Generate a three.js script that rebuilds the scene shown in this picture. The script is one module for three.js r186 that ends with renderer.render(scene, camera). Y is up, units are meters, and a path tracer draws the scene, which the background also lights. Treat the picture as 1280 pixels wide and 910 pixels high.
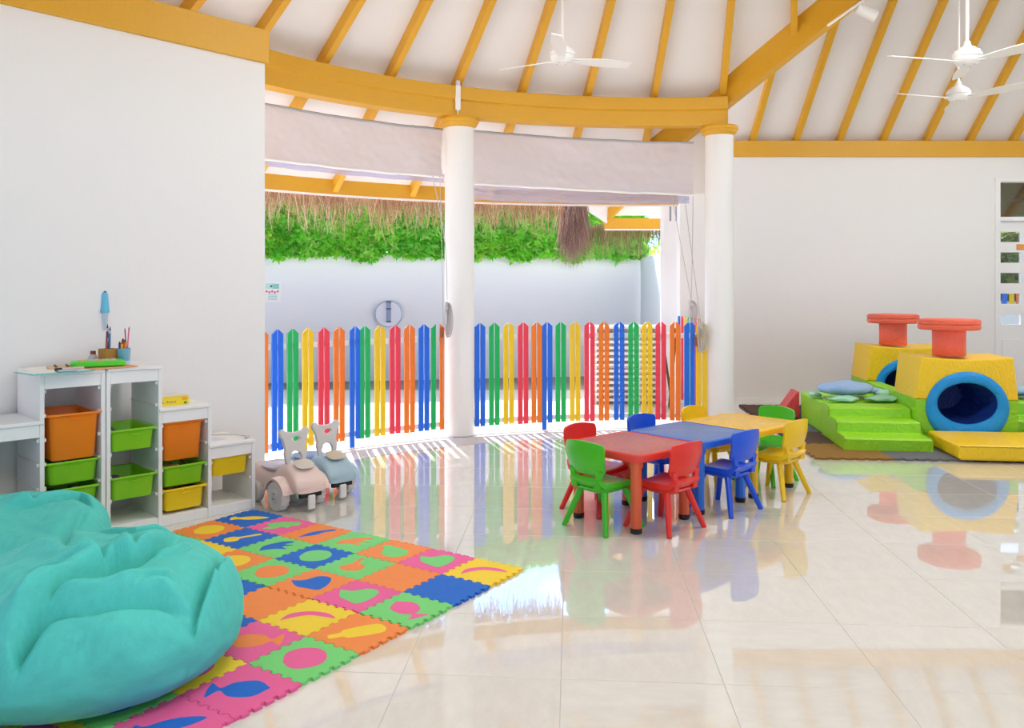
import * as THREE from 'three';
import { RoundedBoxGeometry } from 'three/addons/geometries/RoundedBoxGeometry.js';
import { mergeGeometries, toCreasedNormals, mergeVertices } from 'three/addons/utils/BufferGeometryUtils.js';
import { ImprovedNoise } from 'three/addons/math/ImprovedNoise.js';
import { RectAreaLightUniformsLib } from 'three/addons/lights/RectAreaLightUniformsLib.js';
import { Sky } from 'three/addons/objects/Sky.js';

// ---------------------------------------------------------------- camera, sky, sun, exposure
const scene = new THREE.Scene();
const FPX = 1045, HORIZON = 360, EYE = 1.46;              // focal length in pixels of the 1280 x 910 frame, horizon row, eye height
const camera = new THREE.PerspectiveCamera(2 * Math.atan(455 / FPX) * 180 / Math.PI, 1280 / 910, 0.05, 300);
camera.position.set(0, EYE, 0);
camera.lookAt(0, EYE, -10);
camera.setViewOffset(1280, 910, 0, 455 - HORIZON, 1280, 910);   // shifted lens: level camera, uprights stay upright
const renderer = new THREE.WebGLRenderer({ antialias: true });
renderer.toneMapping = THREE.LinearToneMapping;
renderer.toneMappingExposure = 1.27;
renderer.shadowMap.enabled = true;

const SUN_ALT = 43 * Math.PI / 180;
const sunDir = new THREE.Vector3(-0.27 * Math.cos(SUN_ALT), Math.sin(SUN_ALT), -0.963 * Math.cos(SUN_ALT)).normalize();
const sky = new Sky();
sky.scale.setScalar(200);
sky.material.uniforms.turbidity.value = 10;
sky.material.uniforms.rayleigh.value = 0.25;
sky.material.uniforms.mieCoefficient.value = 0.005;
sky.material.uniforms.mieDirectionalG.value = 0.7;
sky.material.uniforms.sunPosition.value.copy(sunDir);
scene.add(sky);
scene.backgroundIntensity = 1.0;
const sun = new THREE.DirectionalLight(0xfff3e4, 7.5);
sun.position.copy(sunDir).multiplyScalar(40).add(new THREE.Vector3(1, 0, -6));
sun.target.position.set(1, 0, -6);
sun.castShadow = true;
sun.shadow.mapSize.set(4096, 4096);
Object.assign(sun.shadow.camera, { left: -14, right: 14, top: 14, bottom: -14, near: 1, far: 90 });
scene.add(sun, sun.target);
RectAreaLightUniformsLib.init();
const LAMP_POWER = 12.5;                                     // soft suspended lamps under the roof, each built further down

// ---------------------------------------------------------------- helpers
let seed = 12345;
const rnd = () => { seed = (seed + 0x6D2B79F5) | 0; let t = Math.imul(seed ^ (seed >>> 15), 1 | seed); t = (t + Math.imul(t ^ (t >>> 7), 61 | t)) ^ t; return ((t ^ (t >>> 14)) >>> 0) / 4294967296; };
const rr = (a, b) => a + (b - a) * rnd();
const noise = new ImprovedNoise();
const V = (X, h, D) => new THREE.Vector3(X, h, -D);        // plan position X, height h, distance D in front of the camera
const toD = (y, h = 0) => (EYE - h) * FPX / (y - HORIZON);
const px = (x, y, h = 0) => { const D = toD(y, h); return [(x - 640) / FPX * D, D]; };
const deg = Math.PI / 180;

const taken = new Map();
function numbered(name) {
  const n = taken.get(name) ?? 0; taken.set(name, n + 1);
  return n ? `${name}_${String(n).padStart(3, '0')}` : name;
}
function mesh(name, geo, mat, parent) {
  const m = new THREE.Mesh(geo, mat); m.name = name; m.castShadow = m.receiveShadow = true;
  parent.add(m); return m;
}
function thing(name, label, category, pos = [0, 0, 0], turn = 0, group) {
  const g = new THREE.Group(); g.name = numbered(name); g.position.set(...pos); g.rotation.y = turn;
  g.userData = { label, category }; if (group) g.userData.group = group;
  scene.add(g); return g;
}
function one(name, label, category, geo, mat, pos = [0, 0, 0], turn = 0, group) {
  const m = mesh(numbered(name), geo, mat, scene); m.position.set(...pos); m.rotation.y = turn;
  m.userData = { label, category }; if (group) m.userData.group = group; return m;
}
function struct(name) { const g = new THREE.Group(); g.name = name; g.userData = { kind: 'structure' }; scene.add(g); return g; }
function structMesh(name, geo, mat) { const m = mesh(name, geo, mat, scene); m.userData = { kind: 'structure' }; return m; }

// uv in metres, projected along the main axis of every face
function metreUV(geo) {
  const g = geo.index ? geo.toNonIndexed() : geo, p = g.attributes.position, uv = new Float32Array(p.count * 2);
  const a = new THREE.Vector3(), b = new THREE.Vector3(), c = new THREE.Vector3(), n = new THREE.Vector3();
  for (let i = 0; i < p.count; i += 3) {
    a.fromBufferAttribute(p, i); b.fromBufferAttribute(p, i + 1); c.fromBufferAttribute(p, i + 2);
    n.copy(b).sub(a).cross(c.clone().sub(a));
    const ax = Math.abs(n.x), ay = Math.abs(n.y), az = Math.abs(n.z);
    for (let k = 0; k < 3; k++) {
      const q = [a, b, c][k], o = (i + k) * 2;
      if (ay >= ax && ay >= az) { uv[o] = q.x; uv[o + 1] = q.z; } else if (ax >= az) { uv[o] = q.z; uv[o + 1] = q.y; } else { uv[o] = q.x; uv[o + 1] = q.y; }
    }
  }
  g.setAttribute('uv', new THREE.BufferAttribute(uv, 2));
  return g;
}
const box = (w, h, d, x = 0, y = 0, z = 0, r = 0) => {
  const g = r > 0 ? new RoundedBoxGeometry(w, h, d, 2, Math.min(r, w / 2.01, h / 2.01, d / 2.01)) : new THREE.BoxGeometry(w, h, d);
  const m = metreUV(g); m.translate(x, y, z); return m;
};
const cyl = (r0, r1, h, x = 0, y = 0, z = 0, n = 24) => { const g = new THREE.CylinderGeometry(r1, r0, h, n); g.translate(x, y + h / 2, z); return g.toNonIndexed(); };
function bar(a, b, r0, r1 = r0, n = 12) {                  // round bar from a to b
  const d = b.clone().sub(a), g = new THREE.CylinderGeometry(r1, r0, d.length(), n);
  g.translate(0, d.length() / 2, 0);
  g.applyQuaternion(new THREE.Quaternion().setFromUnitVectors(new THREE.Vector3(0, 1, 0), d.clone().normalize()));
  g.translate(a.x, a.y, a.z); return g.toNonIndexed();
}
function beamBox(a, b, w, h, up = new THREE.Vector3(0, 1, 0)) {      // square timber whose underside runs from a to b
  const d = b.clone().sub(a), L = d.length(), z = d.clone().normalize(), x = new THREE.Vector3().crossVectors(up, z).normalize(), y = new THREE.Vector3().crossVectors(z, x);
  const g = metreUV(new THREE.BoxGeometry(w, h, L)); g.translate(0, h / 2, L / 2);
  g.applyMatrix4(new THREE.Matrix4().makeBasis(x, y, z).setPosition(a)); return g;
}
const merge = (list) => mergeGeometries(list.map((g) => { const q = g.index ? g.toNonIndexed() : g; if (!q.attributes.uv) q.setAttribute('uv', new THREE.BufferAttribute(new Float32Array(q.attributes.position.count * 2), 2)); for (const k of Object.keys(q.attributes)) if (!['position', 'normal', 'uv'].includes(k)) q.deleteAttribute(k); return q; }));
function gridGeo(nu, nv, f) {                              // open sheet f(u, v), u and v from 0 to 1
  const pos = [], uv = [], idx = [];
  for (let j = 0; j <= nv; j++) for (let i = 0; i <= nu; i++) { const p = f(i / nu, j / nv); pos.push(p.x, p.y, p.z); uv.push(i / nu, j / nv); }
  for (let j = 0; j < nv; j++) for (let i = 0; i < nu; i++) { const a = j * (nu + 1) + i, b = a + 1, c = a + nu + 1, d = c + 1; idx.push(a, b, d, a, d, c); }
  const g = new THREE.BufferGeometry(); g.setAttribute('position', new THREE.Float32BufferAttribute(pos, 3)); g.setAttribute('uv', new THREE.Float32BufferAttribute(uv, 2));
  g.setIndex(idx); g.computeVertexNormals(); return g;
}
function slab(nu, nv, f, th) {                             // sheet f(u, v) with thickness th on both sides, edges closed
  const mid = gridGeo(nu, nv, f), p = mid.attributes.position, n = mid.attributes.normal, w = nu + 1;
  const at = (i, j, s) => { const k = j * w + i; const t = typeof th === 'function' ? th(i / nu, j / nv) : th; return new THREE.Vector3(p.getX(k) + s * n.getX(k) * t / 2, p.getY(k) + s * n.getY(k) * t / 2, p.getZ(k) + s * n.getZ(k) * t / 2); };
  const top = gridGeo(nu, nv, (u, v) => at(Math.round(u * nu), Math.round(v * nv), 1));
  const bot = gridGeo(nu, nv, (u, v) => at(nu - Math.round(u * nu), Math.round(v * nv), -1));
  const rim = [];
  for (let i = 0; i <= nu; i++) rim.push([i, 0]); for (let j = 1; j <= nv; j++) rim.push([nu, j]); for (let i = nu - 1; i >= 0; i--) rim.push([i, nv]); for (let j = nv - 1; j >= 0; j--) rim.push([0, j]);
  const edge = gridGeo(rim.length - 1, 2, (u, v) => { const [i, j] = rim[Math.round(u * (rim.length - 1))]; const a = at(i, j, -1), b = at(i, j, 1); return v === 0 ? a : v === 1 ? b : a.lerp(b, 0.5); });
  return merge([top, bot, edge]);
}
function loops(list, capA = true, capB = true, crease = 0.6) {      // skin over closed loops of equally many points
  const n = list[0].length, pos = [], idx = [];
  for (const l of list) for (const p of l) pos.push(p.x, p.y, p.z);
  for (let j = 0; j < list.length - 1; j++) for (let i = 0; i < n; i++) { const a = j * n + i, b = j * n + (i + 1) % n, c = a + n, d = b + n; idx.push(a, b, d, a, d, c); }
  const cap = (l, off, flip) => { const c = l.reduce((s, p) => s.add(p), new THREE.Vector3()).divideScalar(n); const k = pos.length / 3; pos.push(c.x, c.y, c.z); for (let i = 0; i < n; i++) { const a = off + i, b = off + (i + 1) % n; flip ? idx.push(k, b, a) : idx.push(k, a, b); } };
  if (capA) cap(list[0], 0, true); if (capB) cap(list[list.length - 1], (list.length - 1) * n, false);
  const g = new THREE.BufferGeometry(); g.setAttribute('position', new THREE.Float32BufferAttribute(pos, 3)); g.setIndex(idx);
  return metreUV(toCreasedNormals(g, crease));
}
function rrLoop(w, d, r, y, k = 4, cx = 0, cz = 0) {       // rounded rectangle in the floor plane, seen from above turning so that skins face out
  const out = [];
  for (const [sx, sz, a0] of [[1, 1, 0], [-1, 1, 1], [-1, -1, 2], [1, -1, 3]]) for (let i = 0; i <= k; i++) { const a = (a0 + i / k) * Math.PI / 2; out.push(new THREE.Vector3(cx + sx * (w / 2 - r) + r * Math.cos(a), y, cz + sz * (d / 2 - r) + r * Math.sin(a))); }
  return out.reverse();
}
function ovalLoop(rx, rz, y, n = 28, p = 2, cx = 0, cz = 0) {
  const out = [];
  for (let i = 0; i < n; i++) { const a = -i / n * Math.PI * 2, c = Math.cos(a), s = Math.sin(a); out.push(new THREE.Vector3(cx + rx * Math.sign(c) * Math.abs(c) ** (2 / p), y, cz + rz * Math.sign(s) * Math.abs(s) ** (2 / p))); }
  return out;
}
function blob(rx, ry, rz, nz = 14, p = 2.3, warp = null) { // closed cushion-like body round the origin
  const L = [];
  for (let j = 0; j <= nz; j++) { const t = -Math.PI / 2 + (0.02 + 0.96 * j / nz) * Math.PI, k = Math.cos(t) ** (2 / p); L.push(ovalLoop(rx * k, rz * k, ry * Math.sin(t), 28, 2)); }
  if (warp) for (const l of L) for (const q of l) warp(q);
  return loops(L, true, true, 2.5);
}
const lathe = (pts, n = 40) => new THREE.LatheGeometry(pts.map(([r, y]) => new THREE.Vector2(r, y)), n).toNonIndexed();
const crease = (g, a = 0.6) => toCreasedNormals(g, a);
function shapeOf(pts, curve = false) { const s = new THREE.Shape(); if (curve) { s.setFromPoints(new THREE.SplineCurve([...pts, pts[0]].map(([x, y]) => new THREE.Vector2(x, y))).getPoints(pts.length * 5).slice(0, -1)); } else s.setFromPoints(pts.map(([x, y]) => new THREE.Vector2(x, y))); return s; }
function extrude(shape, depth, bevel = 0, seg = 1, curveSeg = 12) { const g = new THREE.ExtrudeGeometry(shape, { depth, bevelEnabled: bevel > 0, bevelThickness: bevel, bevelSize: bevel, bevelOffset: -bevel, bevelSegments: seg, curveSegments: curveSeg, steps: 1 }); return metreUV(g); }

// ---------------------------------------------------------------- textures and materials
function noiseTexture(size, fn, srgb = false) {
  const d = new Uint8Array(size * size * 4);
  for (let y = 0; y < size; y++) for (let x = 0; x < size; x++) { const v = fn(x / size, y / size), o = (y * size + x) * 4; if (typeof v === 'number') d[o] = d[o + 1] = d[o + 2] = Math.max(0, Math.min(255, v * 255)); else for (let k = 0; k < 3; k++) d[o + k] = Math.max(0, Math.min(255, v[k] * 255)); d[o + 3] = 255; }
  const t = new THREE.DataTexture(d, size, size); t.wrapS = t.wrapT = THREE.RepeatWrapping; t.magFilter = THREE.LinearFilter; t.minFilter = THREE.LinearMipmapLinearFilter; t.generateMipmaps = true; if (srgb) t.colorSpace = THREE.SRGBColorSpace; t.needsUpdate = true; return t;
}
function tile2(fu, fv, s = 0) {                            // seamless noise from a torus in 3-D
  const a = fu * 2 * Math.PI, b = fv * 2 * Math.PI;
  return (R, r) => noise.noise((R + r * Math.cos(b)) * Math.cos(a) + s, (R + r * Math.cos(b)) * Math.sin(a) + 7.3, r * Math.sin(b) + s * 2);
}
const plasterBump = noiseTexture(256, (u, v) => { const t = tile2(u, v, 3); return 0.5 + 0.25 * t(3, 1.4) + 0.2 * t(11, 5) + 0.12 * t(28, 13); });
const wrinkleBump = noiseTexture(256, (u, v) => { const t = tile2(u, v, 11); const w = t(2.2, 1.1); return 0.5 + 0.5 * (1 - Math.abs(t(3 + w * 0.2, 2.0 + w * 0.3)) * 2.4) * 0.6 + 0.1 * t(8, 3); });
const suedeMap = noiseTexture(512, (u, v) => { const t = tile2(u, v, 5); const k = 0.96 + 0.035 * t(2, 1.4) + 0.02 * t(7, 5) + 0.02 * t(30, 22); return [k, k, k]; }, true);
const grainMap = noiseTexture(256, (u, v) => { const t = tile2(u * 1, v, 9); const k = 0.98 + 0.012 * t(14, 1.1) + 0.015 * t(5, 3); return [k, k, k]; }, true);
const scuffMap = noiseTexture(512, (u, v) => { const t = tile2(u, v, 21); const s = Math.max(0, t(16, 3) - 0.15) * 0.35 + Math.max(0, t(5, 14) - 0.2) * 0.3; const k = 0.9 + 0.06 * t(4, 2) + s; return [k, k, k]; }, true);
const tileMap = noiseTexture(256, (u, v) => { const t = tile2(u, v, 31); const k = 0.975 + 0.02 * t(2.5, 1.2) + 0.012 * t(8, 4); return [k, k, k]; }, true);
const rep = (t, x, y = x) => { const c = t.clone(); c.repeat.set(x, y); c.needsUpdate = true; return c; };
const std = (color, roughness = 0.6, extra = {}) => new THREE.MeshStandardMaterial({ color, roughness, ...extra });
const phys = (color, roughness, extra = {}) => new THREE.MeshPhysicalMaterial({ color, roughness, ...extra });

const M = {
  wall: std(0xf4f2ee, 0.85, { bumpMap: rep(plasterBump, 1.5), bumpScale: 0.0012 }),
  ceil: std(0xeeebe9, 0.8, { bumpMap: rep(plasterBump, 0.7), bumpScale: 0.001 }),
  beam: std(0xe7ad2a, 0.45, { map: rep(grainMap, 2) }),
  column: std(0xf6f4f0, 0.6),
  tile: [0xedeadf, 0xece8dd, 0xeeebe1].map((c) => phys(c, 0.03, { map: rep(tileMap, 1.2), clearcoat: 1, clearcoatRoughness: 0.02 })),
  grout: std(0xc4bcb0, 0.8),
  white: std(0xf7f6f3, 0.4),
  whiteMatt: std(0xf5f3ef, 0.7),
  sill: std(0xf4f2ee, 0.6),
  ground: std(0xece4d6, 0.9, { bumpMap: rep(plasterBump, 0.5), bumpScale: 0.006 }),
  paving: std(0xa8a298, 0.9, { bumpMap: rep(plasterBump, 0.5), bumpScale: 0.006 }),
  garden: std(0xf2f4f5, 0.85, { bumpMap: rep(plasterBump, 0.8), bumpScale: 0.002 }),
  blind: phys(0xe9e2e4, 0.95, { transmission: 0.25, thickness: 0, side: THREE.DoubleSide }),
  pvc: phys(0xdcdcf6, 0.5, { transmission: 0.55, thickness: 0, side: THREE.DoubleSide }),
  metal: std(0xb8bcc0, 0.35, { metalness: 0.8 }),
  rope: std(0xc6c2bd, 0.9),
  black: std(0x1b1a1a, 0.5),
  tinted: phys(0x8f8f7c, 0.0, { transmission: 1, thickness: 0, ior: 1.5 }),
  pane: phys(0xd2d8da, 0.0, { transmission: 1, thickness: 0, ior: 1.5 }),
};
const FENCE = { blue: 0x1a70ea, green: 0x12bd60, yellow: 0xffd210, red: 0xfa4056, orange: 0xff8420 };
const fenceMat = Object.fromEntries(Object.entries(FENCE).map(([k, c]) => [k, std(c, 0.5, { map: rep(grainMap, 3, 1) })]));
const plastic = (c, r = 0.35) => phys(c, r, { clearcoat: 0.06, clearcoatRoughness: 0.3 });
const vinyl = (c) => phys(c, 0.42, { bumpMap: rep(wrinkleBump, 1.6), bumpScale: 0.008, clearcoat: 0.1, clearcoatRoughness: 0.4 });

// ---------------------------------------------------------------- plan of the building
const CX = 1.485, CD = 4.26, RING = 4.45;                  // the round pavilion: centre and radius of its ring beam
const ring = (a, r, h) => V(CX + r * Math.sin(a * deg), h, CD + r * Math.cos(a * deg));
function hitRing(x, r) {                                   // distance at which the sight line through picture column x meets the circle of radius r
  const k = (x - 640) / FPX, A = k * k + 1, B = -2 * (k * CX + CD), C = CX * CX + CD * CD - r * r;
  const D = (-B + Math.sqrt(B * B - 4 * A * C)) / (2 * A); return [k * D, D];
}
const angleOf = ([X, D]) => Math.atan2(X - CX, D - CD) / deg;

// ---------------------------------------------------------------- floor
{
  const floor = struct('floor');
  mesh('grout_bed', box(14, 0.2, 15, 1.5, -0.1018, -4.5), M.grout, floor);
  const ax = [0.0725, 0.9974], bx = [0.9974, -0.0725], S = 0.6, G = 0.0015;
  const g = metreUV(new RoundedBoxGeometry(S - G, 0.02, S - G, 1, 0.0015)); g.translate(0, -0.01, 0);
  for (let i = -9; i < 12; i++) for (let j = -2; j < 18; j++) {
    const q = -0.044 + (i + 0.5) * S, r = 3.727 + (j - 5 + 0.5) * S, X = q * bx[0] + r * ax[0], D = q * bx[1] + r * ax[1];
    const inRing = Math.hypot(X - CX, D - CD) < 4.62, inHall = X + D > 10.7 && X < 6.3 && X > 2.0 && D < 10.7 && D > 4.2;
    const wallSide = (X + 1.83) * 0.747 - (D - 6.19) * 0.665;         // positive on the room's side of the left wall
    if (!(inRing || inHall) || wallSide < -0.35 || D < 1.2) continue;
    const t = mesh('tile', g, M.tile[Math.floor(rnd() * 3)], floor); t.position.set(X, 0, -D); t.rotation.y = Math.atan2(bx[1], bx[0]) + Math.floor(rnd() * 4) * Math.PI / 2;
  }
  const arc = []; for (let k = 0; k <= 60; k++) arc.push(-75 + k * 1.5);
  const prof = [[4.395, -0.02], [4.395, 0.012], [4.405, 0.016], [4.80, 0.016], [4.81, 0.01], [4.81, -0.12]];
  mesh('threshold', gridGeo(arc.length - 1, prof.length - 1, (u, v) => { const [r, h] = prof[Math.round(v * (prof.length - 1))]; return ring(arc[Math.round(u * (arc.length - 1))], r, h); }), M.sill, floor);
  const edge = [[4.0, -0.01], [4.0, 0.0025], [4.395, 0.0025]];
  mesh('border_band', gridGeo(arc.length - 1, edge.length - 1, (u, v) => { const [r, h] = edge[Math.round(v * (edge.length - 1))]; return ring(arc[Math.round(u * (arc.length - 1))], r, h); }), std(0xd6d3d4, 0.75, { bumpMap: rep(plasterBump, 3), bumpScale: 0.001 }), floor);
}
structMesh('ground', box(60, 0.2, 60, 0, -0.25, -10), M.ground);
structMesh('ground_court', box(15, 0.03, 9.2, -4.6, -0.14, -11.4), M.paving);

// ---------------------------------------------------------------- walls
const WD = [0.665, 0.747], WN = [0.747, -0.665], WE = [-1.83, 6.19];      // left wall: direction, room-side normal, free end
const wallPt = (t, off = 0) => [WE[0] - WD[0] * t + WN[0] * off, WE[1] - WD[1] * t + WN[1] * off];
const wallTurn = Math.atan2(WD[1], WD[0]);
{
  const L = 4.6, w = mesh('wall_left', box(L, 3.12, 0.16, -L / 2, 1.56, -0.08), M.wall, scene); w.userData = { kind: 'structure' };
  w.position.copy(V(...[WE[0], 0, WE[1]])); w.rotation.y = wallTurn;
  const b = mesh('trim_1', box(L + 0.02, 0.245, 0.24, -L / 2 + 0.01, 3.12 + 0.1225, -0.09, 0.006), M.beam, scene); b.userData = { kind: 'structure' };
  b.position.copy(w.position); b.rotation.y = wallTurn;
}
const WALL_R = 10.6;
const DOOR_X = (1243 - 640) / FPX * WALL_R, DOOR_W = 0.92;
structMesh('wall_right', merge([box(DOOR_X - 2.13, 3.12, 0.2, (2.13 + DOOR_X) / 2, 1.56, -WALL_R - 0.1), box(DOOR_W + 0.03, 0.27, 0.2, DOOR_X + (DOOR_W + 0.03) / 2, 2.985, -WALL_R - 0.1), box(8.03 - DOOR_X - DOOR_W - 0.03, 3.12, 0.2, (8.03 + DOOR_X + DOOR_W + 0.03) / 2, 1.56, -WALL_R - 0.1)]), M.wall);
structMesh('trim_2', box(6.0, 0.205, 0.26, 2.09 + 3.0, 3.12 + 0.1025, -WALL_R - 0.1, 0.005), M.beam);
structMesh('baseboard_right', box(DOOR_X - 2.13, 0.07, 0.012, (2.13 + DOOR_X) / 2, 0.035, -WALL_R + 0.006), M.white);
{ const g = extrude(shapeOf([[10.7, 0], [10.7, 3.35], [6.3, 7.05], [2.6, 3.95], [2.6, 3.1], [6.7, 3.1], [6.7, 0]]), 0.2); g.rotateY(Math.PI / 2); g.translate(8.0, 0, 0); structMesh('wall_hall_end', g, M.wall); }

// ---------------------------------------------------------------- roof: boards, rafters, ring beam
const SLOPE = 0.749, APEX_H = 3.43 + SLOPE * RING;
const roofH = (r) => 3.43 + SLOPE * (RING - r);            // underside of the rafters
const VAL = (t, h) => V(2.16 + 0.7 * t, 3.275 + 0.55 * t + h, 8.76 - 0.7 * t);      // valley beam, underside at h = 0
{
  const ceiling = struct('ceiling');
  const cone = slab(150, 30, (u, v) => { const a = 9 - u * 279, r = 0.06 + v * 5.7; return ring(a, r, roofH(r) + 0.15); }, 0.03);
  mesh('ceiling_board', cone, M.ceil, ceiling);
  const side = slab(24, 24, (u, v) => { const a = ring(9, 4.45 * (1 - v) + 0.06, roofH(4.45 * (1 - v)) + 0.15), b = VAL(v * 5, 0.30); return a.lerp(b, u); }, 0.03);
  mesh('ceiling_board', side, M.ceil, ceiling);
  for (let k = -12; k <= 1; k++) mesh('rafter', beamBox(ring(9 * k, 5.72, roofH(5.72)), ring(9 * k, 0.35, roofH(0.35)), 0.062, 0.135), M.beam, ceiling);
  mesh('rafter', beamBox(VAL(0.85, 0.13), ring(14, 0.5, roofH(0.5)), 0.062, 0.135), M.beam, ceiling);
  mesh('rafter', beamBox(VAL(1.9, 0.13), ring(20, 0.5, roofH(0.5)), 0.062, 0.135), M.beam, ceiling);
  mesh('valley_beam', beamBox(VAL(-0.95, 0), VAL(5, 0), 0.11, 0.27), M.beam, ceiling);
  // ring beam with a moulded upper band, between the free wall end and the second column
  const arcN = 72, a0 = -70, a1 = 9.6;
  const prof = [[4.39, 3.14], [4.39, 3.285], [4.382, 3.293], [4.362, 3.30], [4.362, 3.42], [4.37, 3.428], [4.55, 3.428], [4.55, 3.14], [4.39, 3.14]];
  const bands = [];
  for (let k = 0; k < prof.length - 1; k++) bands.push(gridGeo(arcN, 1, (u, v) => { const [r, h] = prof[k + (v > 0.5 ? 1 : 0)]; return ring(a0 + u * (a1 - a0), r, h); }));
  for (const a of [a0, a1]) bands.push(box(0.001, 0.285, 0.165).applyMatrix4(new THREE.Matrix4().makeRotationY(-a * deg)).translate(...ring(a, 4.465, 3.284).toArray()));
  mesh('ring_beam', merge(bands), M.beam, ceiling);
  // eave board
  const eave = slab(80, 4, (u, v) => ring(-80 + u * 85, 5.735, 2.455 + v * 0.16), 0.035);
  mesh('eave_board', eave, M.beam, ceiling);
  mesh('eave_trim', slab(80, 1, (u, v) => ring(-80 + u * 85, 5.742, 2.437 + v * 0.018), 0.05), M.white, ceiling);
  // hall roof over the play corner: boards, rafters, ridge side and closing gable
  const hall = (D) => 3.325 + 0.84 * (WALL_R - D);
  mesh('ceiling_board', slab(2, 2, (u, v) => { const D = 11.75 - v * (11.75 - 6.3); return V(1.3 + u * 7, hall(D) + 0.13, D); }, 0.03), M.ceil, ceiling);
  mesh('ceiling_board', slab(2, 2, (u, v) => { const D = 6.3 - v * 3.7; return V(3.4 + u * 4.9, hall(6.3) + 0.13 - v * 3.1, D); }, 0.03), M.ceil, ceiling);
  for (let k = -1; k < 10; k++) { const X = 3.06 + 0.553 * (k - 0); mesh('rafter', beamBox(V(X, hall(11.72), 11.72), V(X, hall(6.3), 6.3), 0.066, 0.12), M.beam, ceiling); }
  mesh('gable_board', slab(20, 8, (u, v) => { const t = -0.2 + u * 5.2, a = VAL(t, 0.30), D = 8.76 - 0.7 * t, top = Math.min(hall(D), hall(6.3) - Math.max(0, 6.3 - D) * 0.84) + 0.12; return new THREE.Vector3(a.x + 0.03, a.y + v * Math.max(0.01, top - a.y), a.z - 0.03); }, 0.03), M.ceil, ceiling);
  // outer eave of the hall roof with its hip board
  mesh('eave_board', box(6.8, 0.15, 0.035, 1.3 + 3.4, hall(11.72) - 0.02, -11.74), M.beam, ceiling);
  mesh('eave_trim', box(6.8, 0.018, 0.05, 1.3 + 3.4, hall(11.72) - 0.105, -11.745), M.white, ceiling);
  mesh('hip_board', beamBox(V(1.3, hall(11.72) - 0.03, 11.7), V(2.2, 3.25, 10.75), 0.05, 0.13), M.beam, ceiling);
}

// ---------------------------------------------------------------- columns
function column(a, label) {
  const p = ring(a, 4.5, 0), c = thing('column', label, 'column', p.toArray());
  mesh('shaft', lathe([[0.0, 0], [0.152, 0], [0.152, 0.02], [0.148, 0.03], [0.146, 1.5], [0.144, 3.06], [0, 3.06]], 48), M.column, c);
  mesh('capital', crease(lathe([[0, 3.04], [0.146, 3.04], [0.15, 3.052], [0.172, 3.062], [0.18, 3.078], [0.18, 3.09], [0.19, 3.094], [0.197, 3.11], [0.19, 3.128], [0.182, 3.14], [0, 3.14]], 48), 0.8), M.beam, c);
  return c;
}
column(angleOf([-0.527, 8.3]), 'round white column between the two canvas blinds');
column(angleOf([2.16, 8.72]), 'round white column at the end of the rainbow fence beside the play corner');

// ---------------------------------------------------------------- garden: wall, hedge, thatch
const GW = [[-9, 12.9], [2.62, 15.265]];
{
  const d = [GW[1][0] - GW[0][0], GW[1][1] - GW[0][1]], L = Math.hypot(...d), turn = Math.atan2(d[1], d[0]);
  const w = structMesh('wall_garden', box(L, 2.25, 0.2, L / 2, 0.925, -0.1), M.garden); w.position.copy(V(GW[0][0], 0, GW[0][1])); w.rotation.y = turn;
  const c = structMesh('trim_3', box(L, 0.03, 0.24, L / 2, 2.055, -0.1), M.garden); c.position.copy(w.position); c.rotation.y = turn;
  structMesh('wall_garden_end', box(0.2, 2.2, 3.0, 2.42, 0.9, -13.6), M.garden);
}

// ---------------------------------------------------------------- rainbow picket fence
const pickGeo = {};
function boardGeo(side, low) {                             // half of a picket: its top runs up to the middle
  const k = side + '|' + low; if (pickGeo[k]) return pickGeo[k];
  const a = 0.007, b = 0.0545, pts = [[a, low], [b, low], [b, 1.072], [a, 1.112]];
  const g = extrude(shapeOf(pts.map(([x, y]) => [x * side, y])), 0.014, 0.0012); g.translate(0, 0, -0.009); return (pickGeo[k] = g);
}
function fencePanel(label, xs, longs = {}) {               // xs: [picture column, colour]
  const pos = xs.map(([x]) => hitRing(x, 4.42)), mid = pos[Math.floor(pos.length / 2)];
  const f = thing('picket_fence', label, 'fence', [mid[0], 0, -mid[1]]);
  xs.forEach(([, col, half], i) => {
    const [X, D] = pos[i], p = pos[Math.max(0, i - 1)], n = pos[Math.min(pos.length - 1, i + 1)], turn = Math.atan2(n[1] - p[1], n[0] - p[0]);
    for (const s of half ? [half] : [-1, 1]) {
      const b = mesh('picket_board', boardGeo(s, longs[i] && s < 0 ? 0.016 : 0.085 + ((i * 7) % 3) * 0.004), fenceMat[col], f); b.position.set(X - mid[0], 0, -D + mid[1]); b.rotation.y = turn;
    }
  });
  for (const h of [0.135, 0.965]) {
    const pts = pos.map(([X, D]) => { const r = Math.hypot(X - CX, D - CD), k = (r + 0.022) / r; return [CX + (X - CX) * k - mid[0], CD + (D - CD) * k - mid[1]]; });
    const ext = (a, b, e) => { const L = Math.hypot(b[0] - a[0], b[1] - a[1]); return [b[0] + (b[0] - a[0]) / L * e, b[1] + (b[1] - a[1]) / L * e]; };
    const all = [ext(pts[1], pts[0], 0.06), ...pts, ext(pts[pts.length - 2], pts[pts.length - 1], 0.06)];
    mesh('rail', slab(all.length - 1, 1, (u, v) => { const q = all[Math.round(u * (all.length - 1))]; return new THREE.Vector3(q[0], h - 0.024 + v * 0.048, -q[1]); }, 0.02), M.whiteMatt, f);
  }
  return f;
}
fencePanel('rainbow picket fence panel beside the free end of the wall', [[310, 'red'], [328, 'orange'], [347, 'blue'], [366, 'green'], [385, 'yellow'], [405, 'red'], [424, 'orange'], [444, 'blue']], { 4: 1, 7: 1 });
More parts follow.
